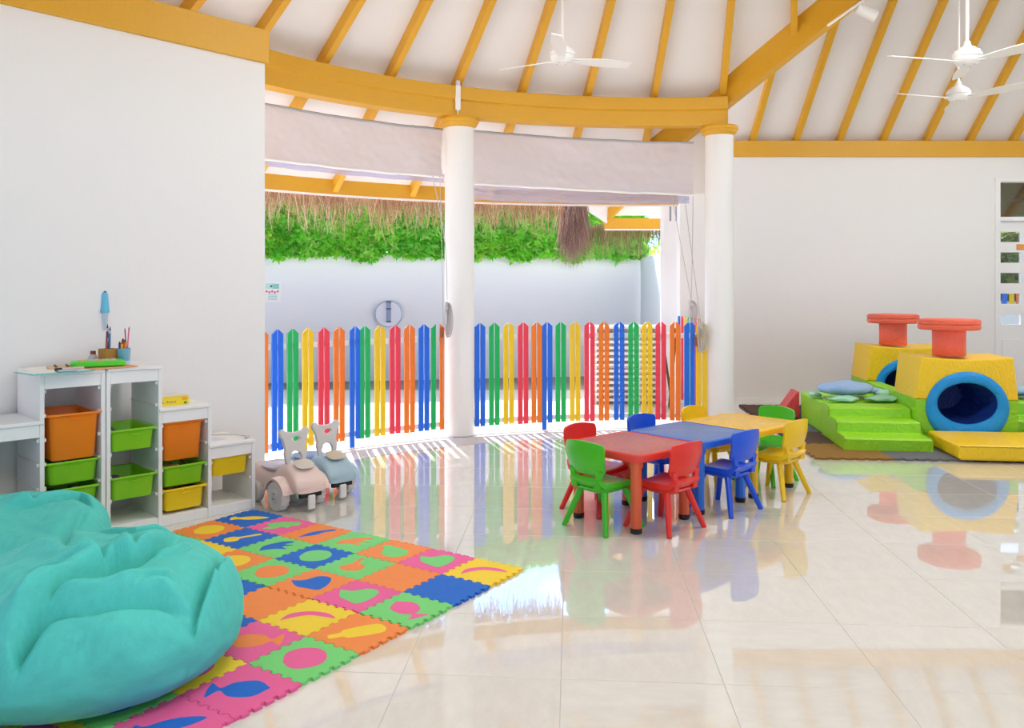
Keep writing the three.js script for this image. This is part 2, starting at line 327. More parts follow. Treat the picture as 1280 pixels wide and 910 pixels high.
fencePanel('rainbow picket fence panel in front of the round dispenser on the garden wall', [[456, 'green'], [475, 'yellow'], [494, 'red'], [512, 'orange'], [530, 'blue'], [545.5, 'green', -1], [549, 'orange', 1]]);
fencePanel('short rainbow picket fence panel beginning with blue beside the first column', [[600, 'blue'], [618, 'green'], [636, 'yellow'], [654, 'red'], [671, 'orange']]);
fencePanel('long rainbow picket fence panel in front of the slatted white rack', [[684, 'blue'], [701, 'green'], [719, 'yellow'], [737, 'red'], [755, 'orange'], [774, 'blue'], [792, 'green'], [809, 'yellow'], [826, 'red'], [844, 'orange'], [862, 'blue'], [877, 'yellow']], { 0: 1 });
{ // short return of the fence between the hall wall's corner and the column
  const f = thing('picket_fence', 'rainbow picket fence return running away behind the column to the wall corner', 'fence', [2.1, 0, -10.0]);
  ['blue', 'red', 'yellow', 'green', 'blue', 'red', 'orange'].forEach((c, i) => { for (const s of [-1, 1]) { const b = mesh('picket_board', boardGeo(s, i % 3 ? 0.085 : 0.0), fenceMat[c], f); b.position.set(-0.01 + i * 0.008, 0, -0.45 + i * 0.15); b.rotation.y = 86 * deg; } });
  for (const h of [0.135, 0.965]) mesh('rail', box(0.02, 0.048, 1.1, 0.035, h, 0), M.whiteMatt, f);
}
// brown hooks that hold the blind cords at the fence ends
const brown = std(0xb5693f, 0.6);
for (const [x, label] of [[552.5, 'brown wooden cord cleat on the fence end at the column between the blinds'], [870, 'brown wooden cord cleat on the blue picket beside the far column']]) {
  const [X, D] = hitRing(x, 4.40), c = thing('cord_cleat', label, 'cleat', [X, x < 600 ? 0.98 : 0.86, -D + 0.012]);
  mesh('plate', box(0.035, 0.1, 0.018, 0, 0.05, 0, 0.004), brown, c); mesh('horn', box(0.012, 0.1, 0.03, 0, 0.05, 0.02, 0.004), brown, c);
}

// ---------------------------------------------------------------- roll-up blinds and their cords
function blindSheet(name, label, x0, x1, r, top, bot, mat, sag, roll, tube) {
  const a0 = angleOf(hitRing(x0, r)), a1 = angleOf(hitRing(x1, r));
  const g = thing(name, label, 'blind');
  const at = (u, v) => { const s = Math.sin(u * Math.PI), wob = 0.012 * noise.noise(u * 9, v * 3, r * 5) + 0.006 * noise.noise(u * 30, v * 8, r); return ring(a0 + (a1 - a0) * u, r + 0.03 * Math.sin(v * Math.PI) + wob * 2, top(u) + (bot(u) - top(u)) * v - sag * s * (0.3 + 0.7 * v) + wob); };
  mesh('canvas', gridGeo(80, 24, at), mat, g);
  if (roll) { const n = 40, pts = []; for (let i = 0; i <= n; i++) pts.push(at(i / n, 1)); mesh('hem', new THREE.TubeGeometry(new THREE.CatmullRomCurve3(pts), 80, tube, 8), M.whiteMatt, g); const q = []; for (let i = 0; i <= n; i++) q.push(at(i / n, 0)); mesh('head_rail', new THREE.TubeGeometry(new THREE.CatmullRomCurve3(q), 80, 0.012, 8), M.metal, g); }
  return g;
}
blindSheet('canvas_blind', 'pale canvas roll blind between the wall end and the nearer column', 300, 553, 4.72, (u) => 3.06, (u) => 2.585, M.blind, 0.0, true, 0.014);
blindSheet('clear_curtain', 'pale rolled plastic curtain strip under the canvas blind beside the wall end', 300, 556, 4.80, () => 2.62, () => 2.535, M.pvc, 0, false);
blindSheet('canvas_blind', 'sagging pale canvas roll blind between the two columns', 590, 867, 4.72, (u) => 3.075 - 0.06 * u, (u) => 2.535 - 0.075 * u, M.blind, -0.01, true, 0.014);
blindSheet('clear_curtain', 'lavender tinted rolled plastic curtain hanging below the canvas blind between columns', 588, 862, 4.83, (u) => 2.56 - 0.02 * u, (u) => 2.375 + 0.0 * u, M.pvc, 0.0, false);

const tube = (pts, r, seg = 60, n = 6) => new THREE.TubeGeometry(new THREE.CatmullRomCurve3(pts), seg, r, n);
function coil(label, c, w, h, seedN) {                     // hanging hank of cord with its line up to the blind
  const t = thing('rope_coil', label, 'rope', [c[0], 0, -c[2]]), parts = [];
  for (let k = 0; k < 6; k++) { const pts = [], dw = w * (0.25 + 0.15 * k), dh = h * (0.85 + 0.05 * ((k * 5 + seedN) % 4)); for (let i = 0; i <= 16; i++) { const a = i / 16 * 2 * Math.PI; pts.push(new THREE.Vector3(dw / 2 * Math.sin(a) + 0.006 * k - 0.012, c[1] - h / 2 + dh / 2 * Math.cos(a) - 0.01 * (k % 3), 0.004 * k + 0.01 * Math.sin(3 * a + k))); } parts.push(tube(pts, 0.0055, 40, 5)); }
  mesh('hank', merge(parts), M.rope, t); mesh('binding', box(w * 0.35, 0.05, 0.04, 0, c[1] - h * 0.22, 0.01, 0.008), M.rope, t);
  return t;
}
{ const [X, D] = hitRing(559, 4.30); const t = coil('grey cord hank hanging on the column between the blinds', [X, 1.345, D], 0.07, 0.34, 1);
  mesh('cord', tube([new THREE.Vector3(0, 1.34, 0), new THREE.Vector3(-0.03, 1.9, -0.1), new THREE.Vector3(-0.17, 2.58, -0.34)], 0.004), M.rope, t);
  mesh('cord', tube([new THREE.Vector3(-0.04, 0.2, -0.05), new THREE.Vector3(-0.05, 1.4, -0.1), new THREE.Vector3(-0.1, 2.58, -0.34)], 0.003), M.rope, t); }
{ const t = coil('brownish cord hank hanging on the hall wall behind the far column', [(864 - 640) / FPX * 9.2, 1.335, 9.2], 0.09, 0.27, 2);
  mesh('cord', tube([new THREE.Vector3(0, 1.33, 0), new THREE.Vector3(-0.12, 1.9, 0.06), new THREE.Vector3(-0.24, 2.5, 0.1)], 0.004), M.rope, t);
  mesh('cord', tube([new THREE.Vector3(0, 1.33, 0), new THREE.Vector3(0.0, 1.9, 0.06), new THREE.Vector3(0.0, 2.5, 0.1)], 0.004), M.rope, t); }
{ const t = coil('pale grey cord hank hanging on the far column above the yellow picket', [(875.5 - 640) / FPX * 8.58, 1.13, 8.58], 0.1, 0.32, 3);
  mesh('cord', tube([new THREE.Vector3(0, 1.12, 0), new THREE.Vector3(-0.05, 1.6, -0.05), new THREE.Vector3(-0.09, 2.5, -0.4)], 0.004), M.rope, t); }

// ---------------------------------------------------------------- hedge, thatch fringe, plant
function leafGeo(L, W, fold = 0.25, curl = 0.2) {
  const g = gridGeo(2, 4, (u, v) => { const w = W * Math.sin(Math.PI * Math.min(1, 0.08 + v * 0.95)) ** 0.8, s = (u - 0.5) * 2; return new THREE.Vector3(s * w / 2, Math.abs(s) * w * fold - curl * L * v * v, L * v); }); return g;
}
function rosette(n, L, W) {
  const out = [];
  for (let i = 0; i < n; i++) { const g = leafGeo(L * rr(0.75, 1.1), W); g.rotateX(-rr(0.1, 0.9)); g.rotateY(i / n * 2 * Math.PI + rr(-0.3, 0.3)); out.push(g); }
  return merge(out);
}
const leafMat = phys(0xffffff, 0.45, { transmission: 0.5, thickness: 0, side: THREE.DoubleSide });
const gwAt = (s, off, h) => { const d = [GW[1][0] - GW[0][0], GW[1][1] - GW[0][1]], L = Math.hypot(...d); return V(GW[0][0] + d[0] * s - d[1] / L * off, h, GW[0][1] + d[1] * s + d[0] / L * off); };
{
  const hedge = thing('hedge', 'dense bright green hedge spilling over the white garden wall', 'hedge');
  const N = 14500, im = new THREE.InstancedMesh(rosette(8, 0.115, 0.05), leafMat, N), m = new THREE.Matrix4(), q = new THREE.Quaternion(), c = new THREE.Color();
  im.name = 'foliage'; im.userData = { kind: 'stuff' }; im.castShadow = im.receiveShadow = true;
  for (let i = 0; i < N; i++) {
    const s = rr(0.28, 0.98), X = s * 11.3, lump = 0.35 * noise.noise(X * 1.1, 2.2, 0) + 0.2 * noise.noise(X * 3.1, 5, 0);
    const hTop = 3.55 + 0.5 * lump, hLow = 2.0 + 0.5 * Math.max(-0.2, noise.noise(X * 2.3, 9, 1)) * -0.35, k = rnd(), h = hLow + (hTop - hLow) * k;
    const bulge = 0.32 * Math.sin(Math.PI * Math.min(1, 0.25 + k * 0.9)) + lump * 0.5, off = i < 9500 ? -bulge + rr(0, 0.3) * (rnd() < 0.5 ? 1 : 0.3) : h < 2.15 ? rr(-0.3, -0.1) : rr(0.1, 0.75);
    const p = gwAt(s, off + 0.05, h);
    q.setFromEuler(new THREE.Euler(0.9 + rr(-0.7, 0.7), rr(0, 6.28), rr(-0.7, 0.7), 'YXZ'));
    const e = new THREE.Euler(Math.PI / 2 * rr(0.25, 0.85), rr(-0.9, 0.9), 0, 'YXZ'); q.setFromEuler(e).multiply(new THREE.Quaternion().setFromAxisAngle(new THREE.Vector3(0, 1, 0), rr(0, 6.28)));
    m.compose(p, q, new THREE.Vector3().setScalar(rr(0.7, 1.25))); im.setMatrixAt(i, m);
    const t = rnd(), y = noise.noise(X * 0.9, h * 1.5, 3) * 0.5 + 0.5; c.setHSL(0.31 - 0.11 * y * t - 0.02 * t, 0.85, 0.38 + 0.22 * t); im.setColorAt(i, c);
  }
  hedge.add(im);
  for (let k = 0; k < 40; k++) { const q = 0.3 + k * 0.0172; mesh('stem', bar(gwAt(q, 0.5 + rr(-0.06, 0.06), -0.14), gwAt(q + rr(-0.006, 0.006), 0.4 + rr(-0.15, 0.1), rr(2.7, 3.2)), 0.022, 0.009, 6), std(0x7d6a4a, 0.9), hedge); }
}
function strands(N, at, len, matColors, w = 0.0085) {
  const g = new THREE.CylinderGeometry(w * 0.5, w * 0.12, 1, 3, 3, false); g.translate(0, -0.5, 0);
  const p = g.attributes.position; for (let i = 0; i < p.count; i++) p.setZ(i, p.getZ(i) + 0.12 * p.getY(i) ** 2); g.computeVertexNormals();
  const im = new THREE.InstancedMesh(g, std(0xffffff, 0.9), N), m = new THREE.Matrix4(), q = new THREE.Quaternion(), c = new THREE.Color();
  im.castShadow = im.receiveShadow = true;
  for (let i = 0; i < N; i++) {
    const [pos, k] = at(i); q.setFromEuler(new THREE.Euler(rr(-0.2, 0.2), rr(0, 6.28), rr(-0.2, 0.25)));
    const L = len(k); m.compose(pos, q, new THREE.Vector3(rr(0.6, 1.7), L, rr(0.3, 0.5) * 1.5)); im.setMatrixAt(i, m);
    c.set(matColors[Math.floor(rnd() * matColors.length)]); im.setColorAt(i, c);
  }
  return im;
}
const straw = [0xc99f80, 0xd6ae92, 0xb08a6c, 0xe0bea2, 0xcfa07c, 0xecd4be];
{
  const im = strands(4200, () => { const a = rr(-62, angleOf(hitRing(704, 5.8))); return [ring(a, 5.80 + rr(0, 0.12), 2.50 + rr(-0.06, 0.06)), a]; }, (a) => (0.09 + 0.5 * rnd() ** 2.3) * (0.75 + 0.4 * noise.noise(a * 0.35, 4, 1)), straw);
  im.name = 'thatch_fringe'; im.userData = { kind: 'stuff', label: 'dry straw thatch fringe hanging along the curved eave', category: 'thatch' }; scene.add(im);
  const i2 = strands(1300, () => { const X = rr(0.75, 2.5); return [V(X, 2.34 + rr(-0.04, 0.04), 11.82 + rr(0, 0.14)), X]; }, () => 0.08 + 0.42 * rnd() ** 1.8, [0x9c8a62, 0xb1a07a, 0x86764e, 0xa8916c]);
  i2.name = 'thatch_fringe_001'; i2.userData = { kind: 'stuff', label: 'short straw thatch fringe along the straight eave behind the fence', category: 'thatch' }; scene.add(i2);
  const bx = (717 - 640) / FPX * 11.2, i3 = strands(1500, () => { const a = rr(0, 6.28), r = 0.17 * Math.sqrt(rnd()); return [V(bx + r * Math.cos(a), 2.72 - rnd() ** 2 * 0.35, 11.2 + r * Math.sin(a)), r]; }, (r) => (0.55 + 0.25 * rnd()) * (1 - 1.8 * r), [0xa58276, 0xb8968a, 0x8e6c5e, 0xcbb0a6, 0x9a7a6c]);
  i3.name = 'thatch_tuft'; i3.userData = { kind: 'stuff', label: 'thick drooping tuft of straw thatch at the roof valley', category: 'thatch' }; scene.add(i3);
}
one('valley_flashing', 'white sheet metal flashing beside the thatch tuft at the roof corner', 'flashing', slab(4, 4, (u, v) => V(0.98 + u * 0.36 - v * 0.02 + (1 - v) * u * 0.02, 2.72 - v * (0.16 + 0.2 * u), 11.45 + u * 0.2), 0.02), M.white);
{ // broad-leaved plant leaning over the wall corner
  const p = thing('corner_plant', 'yellow green broad leaved plant at the corner of the garden wall', 'plant', [2.75, -0.15, -15.95]);
  const mats = [0xd6e62a, 0x9ed02a, 0x4fae30, 0xeaf04c].map((c) => phys(c, 0.45, { transmission: 0.35, thickness: 0, side: THREE.DoubleSide }));
  mesh('stem', merge([bar(new THREE.Vector3(0.05, -0.15, -0.1), new THREE.Vector3(0, 2.1, 0.1), 0.02, 0.012), bar(new THREE.Vector3(0.03, 1.3, 0), new THREE.Vector3(-0.14, 2.3, 0.12), 0.013, 0.007), bar(new THREE.Vector3(0.04, 1.5, 0), new THREE.Vector3(0.12, 2.35, 0.1), 0.013, 0.007)]), std(0x7a6a3c, 0.8), p);
  for (let i = 0; i < 46; i++) { const l = mesh('leaf', leafGeo(rr(0.26, 0.44), rr(0.06, 0.1), 0.3, 0.35), mats[i % 4], p); l.position.set(rr(-0.32, 0.26), rr(2.05, 2.75), rr(0.0, 0.3)); l.rotation.set(rr(-0.5, 1.2), rr(0, 6.28), rr(-0.4, 0.4), 'YXZ'); }
}
{ // round dispenser on the garden wall
  const g = thing('wall_dispenser', 'round clear backplate with a grey upright handle on the garden wall', 'dispenser'); const [X, D] = [(486 - 640) / FPX * 14.2, 14.2];
  g.position.copy(V(X, 1.02, D)); g.rotation.y = Math.atan2(GW[1][1] - GW[0][1], GW[1][0] - GW[0][0]);
  const plate = new THREE.CylinderGeometry(0.23, 0.23, 0.012, 48); plate.rotateX(Math.PI / 2); mesh('backplate', plate, phys(0xe4e8f0, 0.25, { clearcoat: 0.5 }), g);
  const rim = new THREE.TorusGeometry(0.22, 0.012, 8, 48); mesh('rim', rim, std(0xc6ccd8, 0.35), g);
  mesh('handle', box(0.07, 0.34, 0.07, -0.005, 0.04, 0.045, 0.012), std(0x8d9cba, 0.35), g); mesh('cap', box(0.085, 0.03, 0.085, -0.005, 0.2, 0.045, 0.01), std(0x5e6c8c, 0.35), g); mesh('collar', box(0.08, 0.03, 0.08, -0.005, 0.09, 0.045, 0.01), std(0x4e5a78, 0.35), g); mesh('foot', box(0.08, 0.025, 0.08, -0.005, -0.13, 0.045, 0.01), std(0x5e6c8c, 0.35), g);
}
{ // faint notice on the garden wall
  const c = document.createElement('canvas'); c.width = 256; c.height = 320; const x = c.getContext('2d');
  x.fillStyle = '#fbfbf8'; x.fillRect(0, 0, 256, 320); x.fillStyle = '#cdeee2'; x.fillRect(20, 20, 120, 90); x.fillStyle = '#8fd0cc'; x.fillRect(130, 30, 100, 80); x.fillStyle = '#3d6b63'; x.beginPath(); x.arc(110, 70, 18, 0, 7); x.fill();
  x.fillStyle = '#e8747c'; for (let i = 0; i < 5; i++) { x.beginPath(); x.arc(40 + i * 42, 150 + (i % 2) * 14, 18, 0, 7); x.fill(); }
  x.fillStyle = '#b9dfd2'; for (let i = 0; i < 4; i++) x.fillRect(60, 200 + i * 24, 140, 12);
  const t = new THREE.CanvasTexture(c); t.colorSpace = THREE.SRGBColorSpace;
  const g = new THREE.BoxGeometry(0.27, 0.34, 0.006); const p = one('notice_board', 'small pale notice with green and pink pictures on the garden wall', 'notice', g, std(0xffffff, 0.6, { map: t }));
  const D = 13.93; p.position.copy(V((341 - 640) / FPX * D, EYE - (365 - 360) * D / FPX, D - 0.02)); p.rotation.y = Math.atan2(GW[1][1] - GW[0][1], GW[1][0] - GW[0][0]);
}
{ // slatted white rack with dark crates behind the fence
  const g = thing('slatted_rack', 'white slatted storage cabinet standing outside behind the fence', 'rack', [1.46, -0.15, -10.7]);
  for (let k = 0; k < 12; k++) mesh('slat', box(0.86, 0.036, 0.025, 0, 0.2 + k * 0.073, 0.16, 0.004), M.white, g);
  for (const x of [-0.41, -0.14, 0.14, 0.41]) mesh('post', box(0.05, 1.1, 0.05, x, 0.55, 0.12, 0.004), M.white, g);
  for (const x of [-0.43, 0.43]) mesh('side_board', box(0.02, 1.06, 0.5, x, 0.57, -0.1, 0.003), M.white, g);
  mesh('back_board', box(0.86, 1.06, 0.02, 0, 0.57, -0.35, 0.003), M.white, g); mesh('top_board', box(0.9, 0.025, 0.55, 0, 1.11, -0.09, 0.003), M.white, g);
  for (const y of [0.1, 0.6]) mesh('shelf_board', box(0.84, 0.02, 0.44, 0, y, -0.11, 0.003), M.white, g);
}
{ const b = thing('leaning_bar', 'dark brown folded chair frame leaning beside the slatted rack', 'chair frame', [1.98, -0.15, -10.25]);
  const m = std(0x5b4632, 0.6); mesh('rail', bar(new THREE.Vector3(-0.06, 0, 0), new THREE.Vector3(0.02, 1.12, 0.05), 0.02), m, b); mesh('rail', bar(new THREE.Vector3(0.0, 0, 0.05), new THREE.Vector3(-0.14, 1.0, 0.02), 0.016), m, b); mesh('crossbar', bar(new THREE.Vector3(-0.05, 0.5, 0.02), new THREE.Vector3(0.0, 0.56, 0.04), 0.014), m, b); }
{ // white shutter at the corner of the hall
  const d = struct('door_2');
  mesh('frame', merge([box(0.05, 2.75, 0.06, 1.98, 1.3, -11.0), box(0.05, 2.75, 0.06, 2.26, 1.3, -11.0), box(0.33, 0.06, 0.06, 2.12, 2.65, -11.0)]), M.white, d);
  mesh('leaf_panel', box(0.25, 2.6, 0.03, 2.12, 1.28, -11.0), M.whiteMatt, d);
  for (const x of [2.08, 2.16]) mesh('slot', box(0.025, 0.22, 0.01, x, 2.45, -10.985), std(0x9a9aa2, 0.6), d);
}

// ---------------------------------------------------------------- hall door and window over it, with the yard seen through its panes
{
  const d = struct('door_1'), X0 = DOOR_X, Z = -WALL_R - 0.06, w = DOOR_W;
  mesh('door_frame', merge([box(0.06, 2.85, 0.14, X0 + 0.03, 1.425, Z + 0.02), box(0.06, 2.85, 0.14, X0 + w, 1.425, Z + 0.02), box(w - 0.062, 0.05, 0.13, X0 + w / 2 + 0.015, 2.335, Z + 0.02), box(w - 0.062, 0.045, 0.13, X0 + w / 2 + 0.015, 2.826, Z + 0.02)]), M.white, d);
  const lw = w - 0.062, leaf = shapeOf([[-lw / 2, 0.006], [lw / 2, 0.006], [lw / 2, 2.308], [-lw / 2, 2.308]]);
  const spots = [];
  for (let k = 0; k < 5; k++) for (let j = 0; j < 2; j++) { const cx = -lw / 2 + 0.17 + j * 0.42, cy = 2.11 - k * 0.262; spots.push([cx, cy]); const p = new THREE.Path(); p.moveTo(cx - 0.13, cy - 0.066); p.lineTo(cx - 0.13, cy + 0.066); p.lineTo(cx + 0.13, cy + 0.066); p.lineTo(cx + 0.13, cy - 0.066); p.closePath(); leaf.holes.push(p); }
  const lg = extrude(leaf, 0.04); lg.translate(X0 + w / 2 + 0.015, 0, Z); mesh('leaf_panel', lg, M.white, d);
  for (const [cx, cy] of spots) mesh('pane', box(0.259, 0.131, 0.005, X0 + w / 2 + 0.015 + cx, cy, Z + 0.02), M.pane, d);
  for (let j = 0; j < 2; j++) mesh('raised_panel', box(0.27, 0.62, 0.012, X0 + 0.24 + j * 0.42, 0.5, Z + 0.043, 0.005), M.white, d);
  mesh('transom_pane', box(w - 0.07, 0.44, 0.005, X0 + w / 2 + 0.015, 2.58, Z + 0.01), M.tinted, d);
  mesh('transom_bar', box(w - 0.07, 0.018, 0.03, X0 + w / 2 + 0.015, 2.57, Z + 0.02), std(0x55554e, 0.5), d);
  mesh('tag', box(0.14, 0.07, 0.006, X0 + 0.36, 1.98, Z + 0.045), std(0xf0a050, 0.5), d);
  // yard behind the door
  structMesh('wall_yard', box(3.0, 1.3, 0.15, 7.9, 0.5, -12.9), M.garden);
  const f = thing('picket_fence', 'rainbow picket fence on the low yard wall seen through the door panes', 'fence', [7.9, 1.15, -12.9]);
  const cols = Object.keys(fenceMat); for (let i = 0; i < 26; i++) mesh('picket_board', box(0.075, 0.3, 0.016, -1.4 + i * 0.11, 0.15, 0, 0.003), fenceMat[cols[(i * 2) % 5]], f); mesh('rail', box(2.9, 0.04, 0.02, 0, 0.08, -0.02), M.whiteMatt, f);
  const h = thing('hedge', 'olive green hedge behind the low yard wall seen through the door panes', 'hedge', [0, 0, 0]);
  const N = 3000, im = new THREE.InstancedMesh(rosette(7, 0.14, 0.05), leafMat, N), m = new THREE.Matrix4(), q = new THREE.Quaternion(), c = new THREE.Color(); im.name = 'foliage'; im.userData = { kind: 'stuff' }; im.castShadow = im.receiveShadow = true;
  for (let i = 0; i < N; i++) { q.setFromEuler(new THREE.Euler(rr(0.2, 1.4), rr(-0.9, 0.9), rr(-0.5, 0.5), 'YXZ')); m.compose(new THREE.Vector3(rr(6.6, 9.4), rr(1.2, 2.35), -13.35 - rr(0, 0.7)), q, new THREE.Vector3().setScalar(rr(0.8, 1.4))); im.setMatrixAt(i, m); c.setHSL(rr(0.16, 0.27), 0.6, rr(0.25, 0.42)); im.setColorAt(i, c); }
  h.add(im); for (let k = 0; k < 8; k++) mesh('stem', bar(new THREE.Vector3(6.8 + k * 0.34, -0.15, -13.6), new THREE.Vector3(6.85 + k * 0.34, 2.1, -13.55), 0.02, 0.009, 6), std(0x7d6a4a, 0.9), h);
}

// ---------------------------------------------------------------- children's tables and chairs
const TA = [0.745, 0.667], TB = [-0.667, 0.745], TTURN = Math.atan2(TA[1], TA[0]);
const RED0 = [0.757, 5.31];
const tableAt = (k) => [RED0[0] + TA[0] * 0.632 * k, RED0[1] + TA[1] * 0.632 * k];
function kidTable(k, label, cTop, cRim, cLeg) {
  const [X, D] = tableAt(k), t = thing('kids_table', label, 'table', [X, 0, -D], TTURN, 'low square play tables pushed end to end');
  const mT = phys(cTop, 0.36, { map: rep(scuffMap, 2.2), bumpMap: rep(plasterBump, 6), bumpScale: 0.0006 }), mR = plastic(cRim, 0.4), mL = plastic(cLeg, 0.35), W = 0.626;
  mesh('table_rim', loops([rrLoop(W - 0.03, W - 0.03, 0.05, 0.43), rrLoop(W - 0.006, W - 0.006, 0.06, 0.434), rrLoop(W, W, 0.062, 0.444), rrLoop(W, W, 0.062, 0.47), rrLoop(W - 0.008, W - 0.008, 0.06, 0.479), rrLoop(W - 0.022, W - 0.022, 0.055, 0.481), rrLoop(W - 0.03, W - 0.03, 0.052, 0.476), rrLoop(W - 0.03, W - 0.03, 0.052, 0.462)], true, true, 0.9), mR, t);
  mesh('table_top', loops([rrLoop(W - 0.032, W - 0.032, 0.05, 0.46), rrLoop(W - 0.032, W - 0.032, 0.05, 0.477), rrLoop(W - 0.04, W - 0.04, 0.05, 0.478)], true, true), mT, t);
  for (const sx of [-1, 1]) for (const sz of [-1, 1]) {
    const l = mesh('leg', crease(lathe([[0, 0.43], [0.042, 0.43], [0.042, 0.4], [0.034, 0.385], [0.033, 0.03], [0, 0.03]].reverse(), 28), 0.7), mL, t); l.position.set(sx * 0.235, 0, sz * 0.235);
    mesh('foot_cap', crease(lathe([[0, 0], [0.031, 0], [0.035, 0.006], [0.0355, 0.032], [0, 0.034]], 28), 0.7), M.black, l);
  }
  return t;
}
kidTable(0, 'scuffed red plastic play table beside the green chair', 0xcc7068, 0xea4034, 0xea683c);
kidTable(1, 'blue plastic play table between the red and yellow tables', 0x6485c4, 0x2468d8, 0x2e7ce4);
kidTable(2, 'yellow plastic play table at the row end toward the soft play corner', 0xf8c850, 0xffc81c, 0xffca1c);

function chairProto(color) {
  const m = plastic(color, 0.3), g = new THREE.Group();
  // forward is +z
  mesh('backrest', slab(16, 12, (u, v) => {
    const y = 0.352 + v * 0.196, k = (y - 0.352) / 0.196, hw = 0.138 + 0.014 * Math.min(1, k * 1.5) - 0.012 * Math.max(0, (k - 0.85) / 0.15) ** 2 - 0.012 * Math.max(0, (0.1 - k) / 0.1) ** 2, s = 1 - 2 * u, x = s * hw;
    const top = 0.014 * (1 - s * s) * k, low = -0.004 * (1 - s ** 4) * (1 - k);
    return new THREE.Vector3(x, y + top + low - 0.016 * k, -0.150 - (y - 0.3) * 0.17 + 1.5 * x * x + 0.012 * Math.sin(k * Math.PI) * -1);
  }, (u, v) => 0.017), m, g);
  mesh('seat', slab(16, 20, (u, v) => {
    const z = -0.165 + v * 0.315, s = 1 - 2 * u, edge = Math.max(0, Math.abs(v - 0.5) * 2 - 0.72) / 0.28, hw = (0.132 + 0.02 * v) * Math.sqrt(1 - 0.3 * edge * edge);
    const lip = Math.max(0, 0.16 - v) / 0.16, front = Math.max(0, v - 0.86) / 0.14;
    return new THREE.Vector3(s * hw, 0.268 + 0.012 * s * s + 0.045 * lip * lip - 0.018 * front * front, z - 0.0 * lip);
  }, (u, v) => 0.03), m, g);
  mesh('seat_skirt', loops([rrLoop(0.2, 0.21, 0.06, 0.228, 4, 0, -0.01), rrLoop(0.25, 0.27, 0.07, 0.245, 4, 0, -0.01), rrLoop(0.262, 0.285, 0.07, 0.262, 4, 0, -0.008)], true, true, 0.9), m, g);
  for (const s of [-1, 1]) mesh('back_support', slab(3, 8, (u, v) => { const y = 0.255 + v * 0.115; return new THREE.Vector3(s * (0.088 + 0.022 * v) + (0.5 - u) * 0.042 * (1.15 - 0.3 * Math.sin(v * Math.PI)), y, -0.158 - (y - 0.3) * 0.12 + 0.014 * v); }, 0.02), m, g);
  for (const sx of [-1, 1]) for (const sz of [-1, 1]) mesh('leg', bar(new THREE.Vector3(sx * 0.172, 0, sz * 0.168), new THREE.Vector3(sx * 0.09, 0.255, sz * 0.086), 0.016, 0.022, 16), m, g);
  return g;
}
const chairCol = { green: 0x46c81e, red: 0xf02e1e, blue: 0x1258e0, yellow: 0xffd008 }, proto = {};
function chair(color, k, dir, label, off = 0.265) {
  const [X, D] = tableAt(k), f = [-dir[0], -dir[1]];       // sits on side dir of table k and faces it
  const p = proto[color] ??= chairProto(chairCol[color]), c = p.clone();
  c.name = numbered('kids_chair'); c.position.set(X + dir[0] * off, 0, -(D + dir[1] * off)); c.rotation.y = Math.atan2(f[0], -f[1]);
  c.userData = { label, category: 'chair', group: 'moulded plastic chairs round the play tables' }; scene.add(c);
}
const neg = (a) => [-a[0], -a[1]];
chair('green', 0, neg(TA), 'green plastic child chair at the free end of the red table');
chair('red', 0, neg(TB), 'red plastic child chair on the open floor side of the red table');
chair('red', 0, TB, 'red plastic child chair on the fence side of the red table', 0.285);
chair('blue', 1, neg(TB), 'blue plastic child chair on the open floor side of the blue table');
chair('blue', 1, TB, 'blue plastic child chair on the fence side of the blue table', 0.275);
chair('yellow', 2, neg(TB), 'yellow plastic child chair on the open floor side of the yellow table');
chair('yellow', 2, TB, 'yellow plastic child chair on the fence side of the yellow table', 0.275);
chair('green', 2, TA, 'green plastic child chair at the far end of the yellow table toward the soft blocks', 0.30);

// ---------------------------------------------------------------- rainbow foam puzzle mats
const MU = [0.8377, -0.5462], MV = [-0.5462, -0.8377], MO = [-1.698, 5.4655], TS = 0.2996;
const MC = { blue: 0x1c6ed2, pink: 0xf768a2, orange: 0xff9446, green: 0x7edf7c, yellow: 0xffdc34 };
const matMat = Object.fromEntries(Object.entries(MC).map(([k, c]) => [k, std(c, 0.75, { bumpMap: rep(plasterBump, 14), bumpScale: 0.0008 })]));
function puzzleShape(S, tabs, amp, out) {                  // square with interlocking teeth: out[e] true where the outer edge shows whole teeth
  const pts = [], corners = [[0, 0], [S, 0], [S, S], [0, S]], n = tabs * 2 + 1;
  for (let e = 0; e < 4; e++) {
    const a = corners[e], b = corners[(e + 1) % 4], dx = (b[0] - a[0]) / n, dy = (b[1] - a[1]) / n, nx = dy * n / S, ny = -dx * n / S;
    for (let i = 0; i < n; i++) { const t = (i % 2 ? amp : -amp) * (e % 2 ? -1 : 1) * ((i === 0 || i === n - 1) && true ? 0 : 1); const f = 0.12; if (t === 0) { pts.push([a[0] + dx * i, a[1] + dy * i]); pts.push([a[0] + dx * (i + 1), a[1] + dy * (i + 1)]); } else { const g = i % 2 === (e % 2 ? 0 : 1) ? -f : f; pts.push([a[0] + dx * (i + (g > 0 ? g : g)) + nx * t, a[1] + dy * (i + g) + ny * t]); pts.push([a[0] + dx * (i + 1 - g) + nx * t, a[1] + dy * (i + 1 - g) + ny * t]); } }
  }
  const out2 = []; for (const p of pts) { const l = out2[out2.length - 1]; if (!l || Math.hypot(l[0] - p[0], l[1] - p[1]) > 1e-5) out2.push(p); }
  return out2;
}
const puzzleCache = {};
